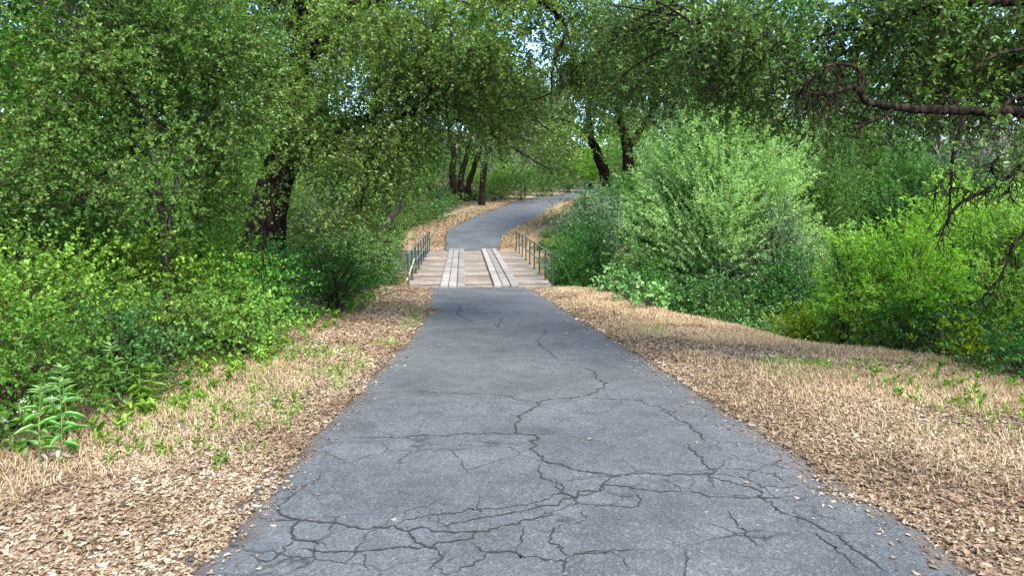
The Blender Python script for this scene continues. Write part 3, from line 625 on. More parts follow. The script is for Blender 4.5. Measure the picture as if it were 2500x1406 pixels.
BGT = [  # px, base distance, crown blobs (px, py, rx, ry), material, label
 (1010, 62, [(1010, 200, 150, 120), (1000, 370, 120, 90)], L_MID, 'rounded green tree rising behind the bent grey tree'),
 (1220, 84, [(1220, 230, 120, 90), (1210, 330, 100, 60)], L_GREY, 'grey-green tree far behind the three-stemmed oak'),
 (1330, 88, [(1360, 200, 100, 70), (1320, 300, 100, 80)], L_MID, 'green tree closing the view at the end of the road'),
 (1440, 84, [(1460, 250, 110, 90), (1440, 340, 90, 60)], L_OAKY, 'yellowish tree behind the leaning oak'),
 (1600, 72, [(1590, 220, 150, 100), (1600, 330, 150, 90)], L_MID, 'green tree showing behind the forked oak'),
 (1760, 66, [(1780, 170, 170, 110), (1700, 310, 170, 90)], L_GREY, 'grey-green tree rising behind the right side of the pale willow'),
 (1990, 60, [(1990, 220, 130, 80), (1980, 330, 130, 80)], L_GREY, 'hazy grey-green tree between the pale willow and the hanging limb'),
 (2150, 56, [(2150, 180, 150, 100), (2150, 320, 130, 80)], L_MID, 'green tree on the far bank behind the curled limb'),
 (2330, 54, [(2330, 150, 150, 120), (2340, 300, 140, 70)], L_MID, 'leafy tree on the far bank above the bleached dead shrub'),
 (2520, 52, [(2520, 180, 160, 140), (2520, 350, 130, 80)], L_MID, 'leafy tree at the right edge on the far bank'),
 (800, 48, [(800, 150, 150, 150), (800, 380, 140, 110)], L_MID, 'green tree seen through the boughs of the large oak'),
 (600, 44, [(600, 200, 150, 150), (580, 420, 140, 110)], L_MID, 'green tree filling the gap left of the large oak trunk'),
 (380, 42, [(380, 230, 150, 160), (360, 430, 150, 110)], L_BRIGHT, 'light green tree behind the grey oak trunk'),
 (170, 40, [(170, 200, 150, 160), (160, 420, 150, 120)], L_MID, 'green tree far behind the bushes at left'),
 (480, 32, [(480, -20, 220, 140), (430, 160, 170, 90)], L_GREEN, 'tall green tree whose crown tops the gap between young oak and large oak'),
 (930, 30, [(930, -30, 230, 120), (960, 130, 180, 110)], L_OAKY, 'tall olive green tree crowning the view above the bent grey tree'),
 (975, 46, [(1150, -20, 150, 100), (1110, 110, 140, 90)], L_MID, 'tall green tree topping the view over the bridge'),
 (1690, 34, [(1540, -10, 200, 110), (1580, 130, 170, 80)], L_OAKY, 'tall olive green tree crowning the view above the forked oak'),
 (1880, 36, [(1900, 0, 200, 130), (1900, 160, 160, 90)], L_MID, 'tall green tree topping the view right of the pale willow'),
 (2280, 36, [(2280, -10, 230, 150), (2260, 160, 190, 90)], L_MID, 'tall green tree on the far bank above the hanging dead branch'),
 (-30, 38, [(-30, 180, 150, 160), (-30, 420, 150, 130)], L_MID, 'green tree at the left edge, farthest from the road'),
]
for px, d, bl, mt, lab in BGT:
    top = min(b_[1] for b_ in bl)
    far_tree('woodland_tree', lab, [([g(px, d), *Pl((px + 8, 400, d), (px - 6, 300, d), (px, top, d))], [.4, .32, .24, .08])],
             [blob(a, c, d, rx, ry) for a, c, rx, ry in bl], mat=mt, leaf=.0042 * d, clump=.026 * d, twl=.016 * d, cover=3.6, brk=.5, group='trees closing the view behind the bridge')
# far roadside shrubs
FB = [(1050, 72, 350, 3.6, L_MID, 'tall green shrub on the slope behind the three-stemmed oak'), (985, 58, 380, 3.0, L_GREEN, 'tall green shrub on the slope behind the bent grey tree'), (1130, 85, 360, 4.0, L_MID, 'farthest green shrub between the three-stemmed oak and the lone trunk'),
      (1078, 54, 472, 1.9, L_DEEP, 'dense dark shrub left of the three-stemmed oak'), (1112, 57, 482, 1.0, L_GREEN, 'low green shrub in front of the three-stemmed oak'), (1160, 62, 470, 1.0, L_GREEN, 'low green shrub between the three-stemmed oak and the lone trunk'), (1205, 61, 462, 1.1, L_MID, 'low green shrub just right of the lone dark trunk'),
      (1062, 46, 490, 1.5, L_DEEP, 'dark green shrub at the roadside left of the three-stemmed oak'), (1095, 63, 445, 2.0, L_DEEP, 'deep green shrub round the feet of the three-stemmed oak'),
      (1150, 67, 420, 2.2, L_BRIGHT, 'sunny yellow-green shrub between the dark trunks beyond the bridge'), (1225, 64, 425, 1.8, L_BRIGHT, 'light green shrub right of the lone dark trunk'),
      (1275, 64, 400, 2.2, L_GREEN, 'green shrub above the tan bank on the road bend'), (1325, 70, 400, 2.2, L_GREEN, 'green shrub farthest along the bank of the road bend'),
      (1385, 78, 385, 2.6, L_BRIGHT, 'yellow-green shrub where the road disappears'), (1200, 70, 350, 3.2, L_BRIGHT, 'tall light shrub in the clearing behind the lone dark trunk'),
      (1480, 62, 340, 3.2, L_BRIGHT, 'sunny yellow-green shrub behind the leaning oak trunk'), (1540, 58, 300, 3.2, L_MID, 'green shrub showing between the leaning oak and the forked oak'), (1430, 84, 350, 3, L_GREEN, 'shrub behind the bend where the road disappears')]
for px, d, H, r, mt, lab in FB:
    x, y, z = ground_pt(px, d); H = top_h(px, H, d); bush('roadside_shrub', lab, x, y, H, r, leaf=.13, asp=.5, mat=mt, stems=14, cover=3, tmpl=DIAM, twl=.5, wood=.1, sr=.015, group='shrubs along the far road')
# right of the far road and bridge
RB = [(1335, 39.8, 577, .85, L_GREEN, 'small green shrub hugging the tan bank past the right railing'), (1362, 43.5, 548, 1.0, L_MID, 'rounded green shrub on the tan bank halfway to the bend'), (1318, 37.0, 606, .6, L_GREEN, 'smallest green shrub at the far end of the right railing'), (1352, 37.5, 598, .9, L_GREEN, 'low green shrub just right of the far end of the right railing'), (1408, 47, 512, 1.2, L_MID, 'green shrub beside the tan right verge of the far road'), (1436, 54, 487, 1.3, L_GREEN, 'green shrub at the inside of the road bend'),
      (1470, 47, 470, 1.6, L_MID, 'green shrub on the right bank of the far road'), (1385, 40.5, 560, 1.2, L_MID, 'leafy green shrub just past the right railing'), (1450, 40, 480, 1.8, L_MID, 'tall green shrub under the leaning oak'),
      (1405, 33, 540, 1.5, L_MID, 'rounded green shrub against the right railing'), (1455, 33, 470, 1.7, L_GREY, 'grey-green shrub between the railing and the pale willow'), (1440, 27, 560, 1.7, L_DEEP, 'dark shrub filling the creek right of the bridge'),
      (1390, 26, 620, 1.3, L_DEEP, 'low dark shrub under the right bridge railing'), (1530, 36, 430, 2.0, L_MID, 'tall shrub behind the left side of the pale willow')]
for px, d, H, r, mt, lab in RB:
    x, y, z = ground_pt(px, d); H = top_h(px, H, d); bush('creek_shrub', lab, x, y, H, r, leaf=.095, asp=.42, mat=mt, stems=20, cover=3.4, tmpl=DIAM, twl=.42, wood=.12, sr=.013, rise=.35)
# left of the bridge
LB = [(922, 31, 480, 1.4, L_GREEN, 'leafy shrub left of the far half of the bridge'), (990, 42, 490, 1.7, L_GREEN, 'light shrub behind the dark abutment wall'), (905, 24, 640, 1.1, L_DEEP, 'dark shrub growing below the left bridge railing'),
      (840, 21, 510, 1.8, L_MID, 'dull twiggy shrub left of the near wing wall'), (770, 18, 480, 1.7, L_GREY, 'dull twiggy shrub right of the large oak trunk'), (900, 34, 420, 2.2, L_GREEN, 'tall leafy shrub behind the bent grey tree'),
      (800, 28, 400, 2.5, L_GREEN, 'tall leafy shrub in the gap right of the large oak'), (870, 17.8, 700, .8, L_DEEP, 'small dark bush at the left end of the near wing wall'), (1030, 44, 500, 1.5, L_DEEP, 'dark shrub at the far left corner of the bridge')]
for px, d, H, r, mt, lab in LB:
    x, y, z = ground_pt(px, d); H = top_h(px, H, d); bush('creek_shrub', lab, x, y, H, r, leaf=.06 + .001 * d, asp=.42, mat=mt, stems=22, cover=2.8, tmpl=DIAM, twl=.36, wood=.3, sr=.01, rise=.25)

# ---- willows on the right
x, y, z = ground_pt(1752, 22.5)
bush('willow', 'big pale green willow with fans of upright stems across the creek, right of the bridge', x, y, top_h(1752, 180, 22.5), 2.85, leaf=.1, asp=.24, mat=L_WILLOW, stems=95, cover=6, tmpl=LANCE, per=15, twl=.55, droop=.12, rise=.6, sr=.02, cat='willow', wood=.2, low=.3, bark=B_GREY)
WB = [(1610, 23, 440, 1.5, L_MID, 'smaller green willow leaning toward the bridge railing'), (1890, 20, 540, 1.5, L_GREY, 'grey-green willow in shade at the right foot of the pale willow'), (1960, 24, 330, 2.3, L_MID, 'mid-green willow right of the pale willow'),
      (2100, 26, 310, 2.7, L_MID, 'broad mid-green willow in the middle of the right thicket'), (2230, 24, 400, 2.4, L_MID, 'green willow behind the bright saplings'), (2010, 33, 230, 2.6, L_GREY, 'tall hazy willow behind the mid-green willows'),
      (2380, 24, 370, 2.6, L_GREY, 'grey-green willow behind the bright saplings at right'), (2540, 20, 390, 2.3, L_MID, 'green willow at the right edge of the thicket'), (2250, 38, 385, 3, L_MID, 'green shrub in front of the tan clearing at right')]
for px, d, H, r, mt, lab in WB:
    x, y, z = ground_pt(px, d); H = top_h(px, H, d); bush('willow', lab, x, y, H, r, leaf=.1, asp=.27, mat=mt, stems=44, cover=3.6, tmpl=LANCE, per=14, twl=.5, droop=.12, rise=.65, sr=.014, cat='willow', wood=.2, low=.15)
DB = [(1610, 17.5, 690, 1.1, L_DEEP, 'dark bramble below the pale willow, behind the glossy plant'), (1720, 16, 690, 1.3, L_DEEP, 'dark green bramble thicket over the black creek hollow'), (1830, 13.8, 760, 1.2, L_DEEP, 'dark green bramble at the edge of the tan bank'),
      (1920, 15.5, 650, 1.4, L_DEEP, 'deep green shrub between pale willow and bright saplings'), (1560, 20, 640, 1.2, L_DEEP, 'dark leafy shrub behind the glossy plant near the bridge')]
for px, d, H, r, mt, lab in DB:
    x, y, z = ground_pt(px, d); H = top_h(px, H, d); bush('bramble', lab, x, y, H, r, leaf=.07, asp=.62, mat=mt, stems=22, cover=3.6, per=10, twl=.35, cat='bramble')
GB = [(1500, 19.3, 665, .65, 'glossy light green vine plant at the right wing wall'), (1545, 16.6, 735, .6, 'glossy light green vine trailing along the tan bank edge'), (1590, 14.8, 775, .5, 'lowest glossy vine plant at the end of the trail down the bank')]
for px, d, H, r, lab in GB:
    x, y, z = ground_pt(px, d); H = top_h(px, H, d); bush('vine_plant', lab, x, y, H, r, leaf=.085, asp=.75, mat=L_SAGE, stems=14, cover=2.6, per=8, twl=.25, cat='vine', z=float(height(x, y)))
NW = [(2070, 10.4, 595, .42, 'bright young willow sapling standing alone at the edge of the tan grass', 7), (2225, 9.9, 560, 1.0, 'bright yellow-green willow with a forked stem right of the lone sapling', 18), (2370, 11.0, 430, 1.15, 'bright willow under the hanging dead branches', 18),
      (2530, 10.0, 470, 1.1, 'bright willow at the right edge of the photo', 16)]
for px, d, H, r, lab, S in NW:
    x, y, z = ground_pt(px, d); H = top_h(px, H, d); bush('willow_sapling', lab, x, y, H, r, leaf=.075, asp=.22, mat=L_SPRING, stems=S, cover=1.9 if S > 8 else 1.9, tmpl=LANCE, per=11, twl=.36, droop=.12, rise=.7, sr=.012, cat='willow', low=.2 if S > 8 else .35, wood=.5)
x, y, z = ground_pt(2065, 10.4)
LBS = [(1985, 11.2, 775, .7, L_YELLOW, 'low yellow-leaved bush beside the lone sapling'), (1900, 12.2, 795, .55, L_SAGE, 'low silvery weed clump at the edge of the tan bank'), (2120, 10.6, 760, .8, L_SPRING, 'low bright bush between the lone sapling and the forked willow'),
       (2330, 9.0, 760, .9, L_DEEP, 'dark twiggy bush in the shade below the bright willows'), (2455, 8.0, 850, .75, L_YELLOW, 'yellow-green bush at the right edge above the leaf litter'), (2530, 7.2, 880, .7, L_DEEP, 'dark bush at the right edge in deep shade'),
       (2280, 13, 600, 1.4, L_GREEN, 'green bush behind the forked willow')]
for px, d, H, r, mt, lab in LBS:
    x, y, z = ground_pt(px, d); H = top_h(px, H, d); bush('low_bush', lab, x, y, H, r, leaf=.055, asp=.5, mat=mt, stems=16, cover=2.6, per=9, twl=.25, wood=.5)

# ---- left roadside bushes: x, y, height, radius, material, label
LFT = [(-3.75, 5.0, .6, .65, L_GREEN, 'small low bush right behind the leafy weed stalks'), (-3.65, 6.1, .6, .6, L_DEEP, 'small dark bush beside the rightmost weed stalk'), (-3.4, 8.3, .6, .7, L_BRIGHT, 'small bright bush spilling onto the litter beyond the weed patch'),
       (-4.3, 5.2, .8, .75, L_GREEN, 'low green bush at the left edge behind the white-flowered plant'), (-4.7, 6.6, 1.05, .95, L_BRIGHT, 'low yellow-green bush behind the tall weed stalks'), (-3.95, 7.4, .75, .75, L_GREEN, 'small green bush at the edge of the litter behind the weed patch'),
       (-5.9, 7.0, 1.7, 1.2, L_GREEN, 'green bush at the left edge behind the bare dark twigs'), (-4.7, 8.2, 1.25, 1.1, L_BRIGHT, 'bright green bush in the middle of the left roadside'), (-3.9, 9.3, .85, .85, L_GREEN, 'low green bush jutting onto the leaf litter'),
       (-6.3, 9.6, 2.0, 1.4, L_GREEN, 'taller green bush below the young oak'), (-4.9, 10.4, 1.15, 1.1, L_BRIGHT, 'light green bush below the slim brown-stemmed tree'), (-4.2, 11.7, 1.05, .9, L_DEEP, 'dark green bush in front of the large oak'),
       (-3.6, 13.8, 1.1, .9, L_DEEP, 'dark green bush right of the large oak foot'), (-4.3, 16.0, 1.2, 1.1, L_GREEN, 'rounded green bush between the large oak and the bent grey tree'), (-7.0, 12.5, 2.0, 1.5, L_GREEN, 'green bush left of the large oak trunk'),
       (-8.6, 11.5, 3.0, 1.9, L_GREEN, 'tall green shrub behind the young oak'), (-9.6, 15.5, 3.8, 2.2, L_BRIGHT, 'tall light green shrub in the sunny gap behind the grey oak'), (-12.5, 14, 3.6, 2.2, L_GREEN, 'tall green shrub at far left behind the bushes'),
       (-6.6, 17.5, 3.0, 1.8, L_GREEN, 'tall green shrub just behind the large oak trunk'), (-8.4, 22, 4.2, 2.3, L_BRIGHT, 'sunlit shrub seen left of the large oak trunk'), (-7.4, 8.4, 2.3, 1.3, L_GREEN, 'green shrub at the left edge under the broad tree')]
for x, y, H, r, mt, lab in LFT:
    bush('roadside_bush', lab, x, y, H * 1.3, r, leaf=.028 + .0022 * y, asp=.62, mat=mt, stems=26, cover=2.7, per=10, twl=.24 + .008 * y, wood=.35, tmpl=OVAL if y < 13 else DIAM, low=.1)
# bare twig heaps and dead wood
def twiggy(name, label, base, H, r, n, mat, cat, sr=.008, flat=.5):
    root = MB(); b0 = np.array(base)
    for k in range(n):
        a = rng.uniform(0, 6.28); e = rng.uniform(.2, 1) * r; s = b0 + np.array([*rng.normal(0, r * .35, 2), 0.]); t = s + np.array([math.cos(a) * e, math.sin(a) * e, H * rng.uniform(.2, 1)])
        m_ = (s + t) / 2 + rng.normal(0, .14 * r, 3); c, _ = tube(root, [s, m_, t], [sr, sr * .7, sr * .25], 4, 8)
        for q in range(3):
            i_ = rng.integers(3, 8); tube(root, [c[i_], c[i_] + rng.normal(0, .22 * r, 3) + np.array([0, 0, .05 * H])], [sr * .45, sr * .15], 3, 3)
    return tag(root.build(name, mat, loc=None), label, cat)
twiggy('bare_shrub', 'tangle of bare dark twigs at the left edge among green bushes', (-5.2, 7.3, height(-5.2, 7.3) + .35), .9, 1.0, 34, B_TWIG, 'dead shrub')
x, y, z = ground_pt(2375, 33); twiggy('dead_shrub', 'bleached leafless grey shrub on the far bank behind the hanging dead branch', (x, y, z + 2.0), 4.0, 1.9, 70, B_PALE, 'dead shrub', .03)
x, y, z = ground_pt(2330, 8.6); twiggy('brush_pile', 'heap of dead grey twigs under the bright willows by the tan grass', (x, y, z), .35, .8, 24, B_GREY, 'brush pile', .008)
mb = MB(); tube(mb, [(-3.4, 17.3, height(-3.4, 17.3) + .03), (-2.9, 17.8, height(-2.9, 17.8) + .16), (-2.5, 18.1, height(-2.5, 18.1) + .06)], [.012, .012, .006], 5, 9); tag(mb.build('fallen_stick', B_TWIG), 'thin dead stick lying on the leaf litter near the left wing wall', 'stick')

# ---- tall weeds and flowers on the left
def weed(label, x, y, H, mat, n=17, ln=.155, name='tall_weed', dry=True):
    z = float(height(x, y)); base = np.array([x, y, z]); root = empty(name, (x, y, z), label, 'weed')
    top = np.array([rng.normal(0, .05), rng.normal(0, .05), H]); smb = MB(); c, _ = tube(smb, [base, base + top * .5 + rng.normal(0, .012, 3), base + top], [.007, .005, .003], 5, 16); smb.build('stem', B_STEM, root, loc=base)
    t = np.concatenate([np.linspace(.22, .9, n), rng.uniform(.9, 1, 10)]); k = len(t); p = np.stack([np.interp(t, np.linspace(0, 1, len(c)), c[:, q]) for q in range(3)], -1)
    a = np.arange(k) * 2.4 + rng.normal(0, .3, k); s = np.where(t < .5, .9, 1.05 - .6 * (t - .5) / .5)
    ax = np.stack([np.cos(a), np.sin(a), .15 + 1.3 * np.clip(t - .55, 0, 1) + rng.normal(0, .15, k)], -1); nr = np.stack([-.3 * np.cos(a), -.3 * np.sin(a), np.ones(k)], -1)
    lm = MB(); leaves(lm, p, ax, nr, ln * s, ln * .21 * s, np.clip(.25 + .5 * t + rng.normal(0, .15, k), 0, 1), LANCE); lm.build('leaf', mat, root, loc=base)
    if dry:
        dm = MB(); t = np.linspace(.06, .2, 5); p = np.stack([np.interp(t, np.linspace(0, 1, len(c)), c[:, q]) for q in range(3)], -1); a = rng.uniform(0, 6.28, 5)
        leaves(dm, p, np.stack([np.cos(a), np.sin(a), np.full(5, -1.1)], -1), rng.normal(0, 1, (5, 3)), np.full(5, .09), np.full(5, .035), rng.uniform(.3, 1, 5), LANCE); dm.build('withered_leaf', L_DRY, root, loc=base)
for px, py_top, d, lab in [(130, 930, 4.3, 'leafy weed stalk nearest the left edge among weeds'), (165, 895, 4.7, 'bushy pale weed stalk second from the left edge'), (235, 880, 5.4, 'weed stalk with silvery tip left of the tallest stalk'), (283, 842, 5.5, 'tallest pale-tipped weed stalk left of the road'),
                          (328, 900, 5.7, 'shorter weed stalk just right of the tallest stalk'), (355, 890, 5.8, 'rightmost weed stalk at the edge of the dry grass'), (78, 950, 4.2, 'small weed stalk beside the white flowers')]:
    p = P(px, py_top, np.array(d)); weed(lab, p[0], p[1], max(.35, p[2] - float(height(p[0], p[1]))), L_SAGE if d < 5.45 else L_BRIGHT if d > 5.65 else L_SAGE)
p = P(40, 985, np.array(4.5)); base = np.array([p[0], p[1], float(height(p[0], p[1]))]); fl = empty('flowering_weed', tuple(base), 'weed with clusters of small white flowers at the left edge', 'flower')
smb, fmb, lmb = MB(), MB(), MB()
for k in range(6):
    t = base + np.array([rng.uniform(-.28, .2), rng.uniform(-.15, .15), rng.uniform(.45, .85) * (p[2] - base[2] + .1)]); tube(smb, [base, (base + t) / 2 + rng.normal(0, .03, 3), t], [.004, .003, .002], 4, 6)
    n = 26; q = t + ball(n) * .026; fmb = MB(); leaves(fmb, q, rng.normal(0, 1, (n, 3)), rng.normal(0, 1, (n, 3)), np.full(n, .015), np.full(n, .012), rng.random(n), DIAM); fmb.build('flower_head', M_PETAL, fl, loc=base)
    n = 12; f_ = rng.uniform(.2, .9, n)[:, None]; q = base * (1 - f_) + t * f_; leaves(lmb, q, rng.normal(0, 1, (n, 3)), rng.normal(0, .5, (n, 3)) + (0, 0, 1), np.full(n, .08), np.full(n, .03), rng.random(n), LANCE)
smb.build('stem', B_STEM, fl, loc=base); lmb.build('leaf', L_GREEN, fl, loc=base)

# ---- oak overhanging from the right
tr = tree('overhanging_oak_tree', 'dark oak outside the right edge whose crooked limb reaches into the photo',
     [([(8.6, 6.6, float(height(8.6, 6.6)) - .1), (8.5, 6.6, 2.2), (8.2, 6.6, 3.6), (7.9, 6.5, 5.2), (7.6, 6.4, 7.0)], [.42, .34, .3, .24, .12]),
      (Pl((3280, 330, 6.6), (2900, 300, 6.5), (2620, 285, 6.4), (2480, 274, 6.4), (2370, 270, 6.4), (2250, 268, 6.4), (2185, 262, 6.4), (2118, 250, 6.4), (2098, 224, 6.4)), [.1, .075, .055, .046, .042, .038, .034, .029, .026]),
      (Pl((2100, 226, 6.4), (2078, 214, 6.4), (2040, 226, 6.4), (2005, 231, 6.4), (1976, 227, 6.4), (1955, 218, 6.4)), [.025, .021, .018, .016, .01, .003]),
      (Pl((2098, 224, 6.4), (2108, 195, 6.4), (2092, 168, 6.4), (2060, 157, 6.4), (2018, 162, 6.4), (1985, 175, 6.4), (1960, 215, 6.4), (1930, 225, 6.4)), [.022, .019, .016, .013, .009, .006, .004, .002]),
      (Pl((2182, 264, 6.4), (2150, 288, 6.4), (2110, 304, 6.4), (2074, 319, 6.4)), [.022, .018, .014, .006]),
      (Pl((2900, 220, 7.5), (2600, 10, 7.6), (2380, 105, 7.6), (2290, 155, 7.6), (2210, 200, 7.6), (2170, 240, 7.6)), [.1, .08, .06, .05, .025, .01]),
      (Pl((3300, 60, 6.5), (2800, -30, 6.2), (2480, 5, 6.6), (2300, 12, 6.8), (2150, 60, 7), (1950, 100, 7.2), (1780, 150, 7.4)), [.1, .07, .042, .03, .02, .012, .005]),
      (Pl((3200, 200, 6.6), (2700, 230, 6.5), (2500, 235, 6.4), (2440, 270, 6.4)), [.06, .04, .025, .012]), (Pl((2500, 120, 6.3), (2420, 140, 6.3), (2360, 190, 6.3)), [.02, .014, .007]),
      (Pl((2150, 60, 7), (2060, 130, 7), (1990, 190, 7), (1960, 240, 7)), [.012, .009, .006, .003])],
     [blob(1900, 90, 7.3, 200, 95), blob(2200, 90, 7.4, 210, 105), blob(2400, 190, 7.5, 170, 85), blob(1760, 100, 8.5, 150, 110), blob(1980, 225, 7.4, 110, 75), blob(1640, 190, 10, 120, 80), blob(1590, 60, 10, 150, 90),
      blob(2450, 60, 6.9, 170, 90), blob(2300, 225, 7.1, 150, 30, .4), blob(2080, 315, 7.2, 60, 45, .35), blob(2480, 345, 6.2, 60, 70, .4), blob(2250, -60, 6.8, 200, 60), blob(2640, 120, 6.6, 120, 120), blob(1820, 210, 8.4, 80, 60), blob(1450, 120, 12, 110, 90), (np.array([7.9, 4.9, 4.7]), 2.3, 2.2, 1.1)],  # last crown mass is out of view, added to shade the right shoulder
     leaf=.05, mat=L_OAK, cover=4.4, clump=.3, twl=.28, droop=.6, wood=.9, sides=16, rough=.035)
mb = MB()
for pts, rad in [(Pl((2356, 280, 6.4), (2338, 340, 6.35), (2324, 400, 6.3), (2322, 450, 6.3), (2318, 500, 6.3)), [.022, .019, .016, .012, .004]), (Pl((2324, 420, 6.3), (2300, 440, 6.3), (2280, 475, 6.3)), [.01, .008, .003]), (Pl((2325, 462, 6.3), (2350, 460, 6.25), (2385, 475, 6.2)), [.008, .007, .005]),
                 (Pl((3100, 280, 6.5), (2700, 300, 6.3), (2540, 360, 6.2), (2470, 425, 6.2), (2400, 468, 6.2), (2340, 500, 6.2), (2310, 545, 6.2), (2285, 605, 6.2)), [.05, .038, .027, .022, .018, .014, .009, .003]),
                 (Pl((3000, 420, 6.5), (2640, 500, 6.3), (2500, 570, 6.2), (2465, 620, 6.2), (2440, 680, 6.2), (2400, 725, 6.2)), [.035, .022, .015, .012, .009, .003]), (Pl((2500, 395, 6.2), (2465, 450, 6.2), (2470, 490, 6.2)), [.009, .006, .003]), (Pl((2440, 445, 6.2), (2420, 410, 6.2), (2440, 380, 6.2)), [.008, .006, .003])]:
    c, _ = tube(mb, pts, rad, 6, 6 * len(pts), .03, .003)
    for k in range(len(c) * 2 // 3):
        i_ = rng.integers(len(c) // 3, len(c)); q = c[i_]
        if abs(q[0]) > 5.6: continue
        e = q + np.array([rng.normal(-.03, .1), rng.normal(0, .08), rng.normal(-.12, .09)]); tube(mb, [q, (q + e) / 2 + rng.normal(0, .025, 3), e], [.006, .004, .0015], 4, 5)
for pts in (Pl((2500, 275, 6.4), (2300, 268, 6.4), (2182, 262, 6.4), (2110, 246, 6.4)), Pl((2100, 226, 6.4), (2092, 168, 6.4), (2020, 162, 6.4), (1960, 210, 6.4)), Pl((2078, 214, 6.4), (2005, 231, 6.4), (1960, 220, 6.4)), Pl((2600, 10, 7.6), (2380, 105, 7.6), (2210, 200, 7.6)), Pl((2480, 5, 6.6), (2150, 60, 7), (1780, 150, 7.4))):
    c = resample(pts, 60)                                              # hanging twiglets along the living limbs
    for k in range(26):
        q = c[rng.integers(0, 60)]; e = q + np.array([rng.normal(-.04, .13), rng.normal(0, .1), rng.normal(-.16, .17)]); m_ = (q + e) / 2 + rng.normal(0, .03, 3)
        tube(mb, [q, m_, e], [.0065, .0045, .002], 4, 6)
        for _ in range(2): tube(mb, [m_, m_ + rng.normal(0, .06, 3) - np.array([0, 0, .07])], [.003, .0015], 3, 3)
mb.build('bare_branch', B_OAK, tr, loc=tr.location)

# ------------------------------------------------------------------ ground cover
def scatter(n, ylo, yhi, side, pw=1.0):
    y = ylo + (yhi - ylo) * rng.random(n) ** pw; u = rng.random(n)
    if side < 0: e = left_edge(y); wd = np.where(y < 30, 2.3, 1.9); x = e + .06 - u * wd
    else: e = right_edge(y); wd = np.where(y < 30, np.interp(y, BANKY, BANKX) - e + .4, 1.6); x = e - .06 + u * wd
    return x, y, u
def flat_leaves(mb, x, y, ln, lift=.02, tilt=.35):
    n = len(x); z = height(x, y); z = np.maximum(z, np.where((x > left_edge(y)) & (x < right_edge(y)), road_z(y) + .014, -9)) + rng.uniform(.003, lift, n)
    a = rng.uniform(0, 6.28, n); ax = np.stack([np.cos(a), np.sin(a), rng.normal(0, tilt * .5, n)], -1); nr = np.stack([rng.normal(0, tilt, n), rng.normal(0, tilt, n), np.where(rng.random(n) < .5, 1., -1.)], -1)
    T = OVAL.copy(); T[:, 2] *= 1.3
    leaves(mb, np.stack([x, y, z], -1), ax, nr, ln, ln * rng.uniform(.36, .56, n), rng.random(n) * np.clip(.78 + .5 * wave(x * 2.3, y * 2.1), .35, 1), T)
mb = MB()
for n, a, e, s, l in [(80000, 2.2, 8, -1, .0245), (140000, 2.0, 8, 1, .0245), (46000, 8, 22, -1, .038), (50000, 8, 22, 1, .038), (16000, 37.6, 62, -1, .07), (10000, 37.6, 62, 1, .07)]:
    x, y, u = scatter(n, a, e, s); 
    keep = rng.random(n) < np.clip(.95 - .35 * wave(x * 1.1 + 3, y * .9) * (u > .3) - (.75 * sstep(.25, .6, u + .25 * wave(x * .9, y * .8)) * sstep(3.5, 6, y) if s > 0 and e < 30 else .3 * sstep(.5, .7, u)), .1, 1)
    flat_leaves(mb, x[keep], y[keep], l * np.clip(rng.lognormal(0, .38, keep.sum()), .4, 2.2))
K_ = 1500; x = rng.uniform(-6, 6, K_); y = 2.2 + 18 * rng.random(K_) ** 1.6; e = rng.normal(0, .13, K_)
xr = np.where(x < 0, left_edge(y) + np.abs(e), right_edge(y) - np.abs(e) * 1.6); flat_leaves(mb, xr, y, rng.uniform(.015, .045, K_), .008, .15)
for sd in (-1, 1):
    n = 2600; y = rng.uniform(2.2, 14, n); e = np.abs(rng.normal(0, .16 if sd > 0 else .1, n)); x = np.where(sd < 0, left_edge(y) + e - .05, right_edge(y) - e + .05)
    flat_leaves(mb, x, y, rng.uniform(.008, .024, n), .006, .2)
y = rng.uniform(2.6, 16, 26); flat_leaves(mb, left_edge(y) + (right_edge(y) - left_edge(y)) * rng.random(26), y, rng.uniform(.03, .05, 26), .008, .15)
tag(mb.build('fallen_leaves', L_DRY), 'dry tan oak leaves littering both road shoulders', 'leaf litter', kind='stuff')
def blades(mb, x, y, H, wd, lean=.6, rnd=None, fl=(.8, 1.)):
    n = len(x); b0 = np.stack([x, y, height(x, y) - .01], -1); a = rng.uniform(0, 6.28, n); h = H * rng.uniform(.5, 1.3, n); l = rng.uniform(.1, lean, n) * h; flat = rng.uniform(*fl, n); h = h * flat; l = l + (1 - flat) * H * .9
    d = np.stack([np.cos(a), np.sin(a), np.zeros(n)], -1); s = np.stack([-np.sin(a), np.cos(a), np.zeros(n)], -1) * (wd / 2)
    m_ = b0 + d * (l * .35)[:, None] + np.array([0, 0, 1]) * (h * .6)[:, None]; t = b0 + d * l[:, None] + np.array([0, 0, 1]) * (h * .9)[:, None]
    v = np.stack([b0 - s, b0 + s, m_ + s * .7, m_ - s * .7, t], 1); o = np.arange(n)[:, None] * 5; r = rng.random(n) if rnd is None else rnd
    mb.add(v, np.concatenate([o + np.array([[0, 1, 2, 3]])]), r); mb.f.append((np.concatenate([o + np.array([[3, 2, 4]])]) + mb.n - 5 * n, r.astype(np.float32), 0))
mb = MB()
for n, a, e, s, h, lo, th in [(50000, 2.6, 9, -1, .075, .3, -.1), (150000, 3.4, 12, 1, .07, .2, -.3), (40000, 11, 21.5, 1, .085, .25, -.1), (10000, 9, 21, -1, .09, .4, .2), (5000, 38, 60, -1, .2, .1, -1), (8000, 38, 60, 1, .25, .05, -1)]:
    x, y, u = scatter(n, a, e, s); k = (u > lo + .12 * rng.normal(0, 1, n)) & (wave(x * 1.3, y * 1.1) > th - .5 * (u > .55)); blades(mb, x[k], y[k], h * 1.1, .0042 + .0004 * y[k][:, None], 1.0, fl=(.3, 1.0))
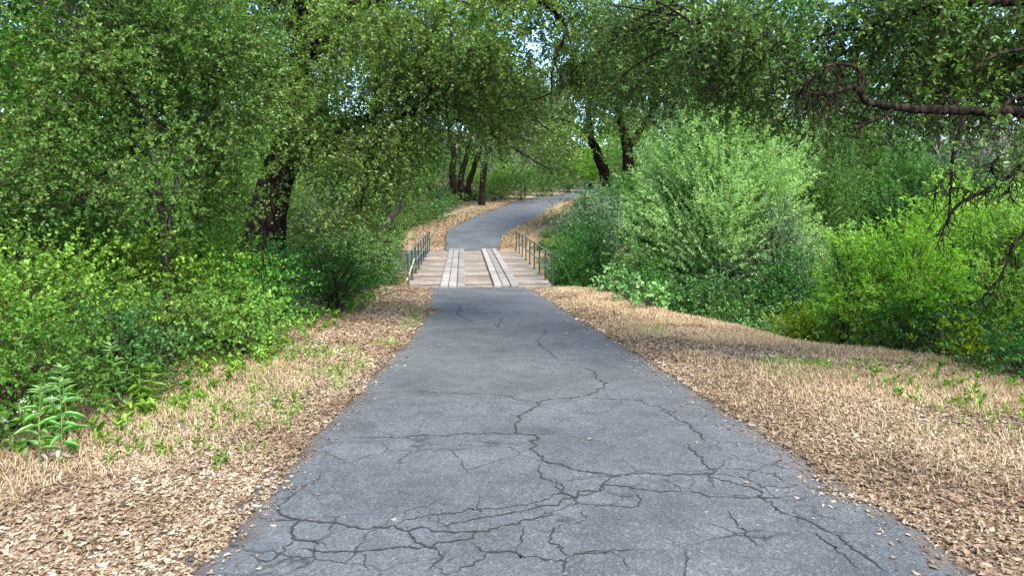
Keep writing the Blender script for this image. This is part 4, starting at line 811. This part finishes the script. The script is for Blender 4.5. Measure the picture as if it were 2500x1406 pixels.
tag(mb.build('dry_grass', L_STRAW), 'short dry straw-coloured grass on the road shoulders', 'grass', kind='stuff')
mb = MB(); wm = MB()
def tuft(cx_, cy_, n, r, h):
    x = cx_ + rng.normal(0, r, n); y = cy_ + rng.normal(0, r * 1.2, n); blades(mb, x, y, h, np.full((n, 1), .006), .7)
for k in range(150):                                                   # grassy patch on the left shoulder
    y = rng.uniform(4.6, 9); x = left_edge(np.array(y)) - rng.uniform(.15, 1.5) ** 1
    tuft(float(x), y, 16, .06, .1)
for x_, y_, n_ in [(3.2, 8.0, 160), (3.5, 7.8, 120), (3.0, 7.2, 90), (2.35, 11.2, 90), (2.3, 10.5, 60), (4.2, 6.6, 80), (4.6, 5.2, 140), (4.9, 4.6, 140), (3.9, 5.6, 70), (5.2, 6.0, 120), (3.3, 5.0, 40), (4.3, 4.1, 120), (-1.75, 9.8, 140), (-1.7, 11.8, 120), (-1.75, 12.6, 120), (-1.9, 13.5, 140), (-2.1, 14.8, 120), (-1.7, 20.5, 80), (4.0, 7.3, 60), (5.0, 5.4, 120)]:
    tuft(x_, y_, n_, .16, .13)
tag(mb.build('green_grass', L_BLADE), 'sparse green grass tufts on the road shoulders', 'grass', kind='stuff')
def rosette(x, y, s):
    n = int(rng.integers(6, 12)); a = rng.uniform(0, 6.28, n); z = float(height(x, y)); up = rng.uniform(.5, 1.6, n); hh = rng.uniform(0, .09, n)
    leaves(wm, np.stack([np.full(n, x), np.full(n, y), z + hh], -1), np.stack([np.cos(a), np.sin(a), up], -1), np.stack([-np.cos(a), -np.sin(a), np.ones(n)], -1), s * rng.uniform(.6, 1.2, n), .36 * s * rng.uniform(.7, 1.1, n), rng.random(n), OVAL)
for k in range(210):
    y = rng.uniform(4.2, 8.6); u = rng.beta(1.6, 2.2) * 2.2; x = float(left_edge(np.array(y))) - .12 - u
    if wave(x * 1.8, y * 1.5) > -.25: rosette(x, y, rng.uniform(.03, .062))
for k in range(330): y = rng.uniform(4.5, 18); rosette(float(left_edge(np.array(y))) - rng.uniform(1.3, 2.4), y, rng.uniform(.06, .11))
for k in range(260): y = rng.uniform(3.5, 8); rosette(float(right_edge(np.array(y))) + rng.uniform(1.6, 4.2), y, rng.uniform(.03, .07))
tag(wm.build('weeds', L_BRIGHT), 'patches of small light green weeds on the left shoulder', 'weeds', kind='stuff')
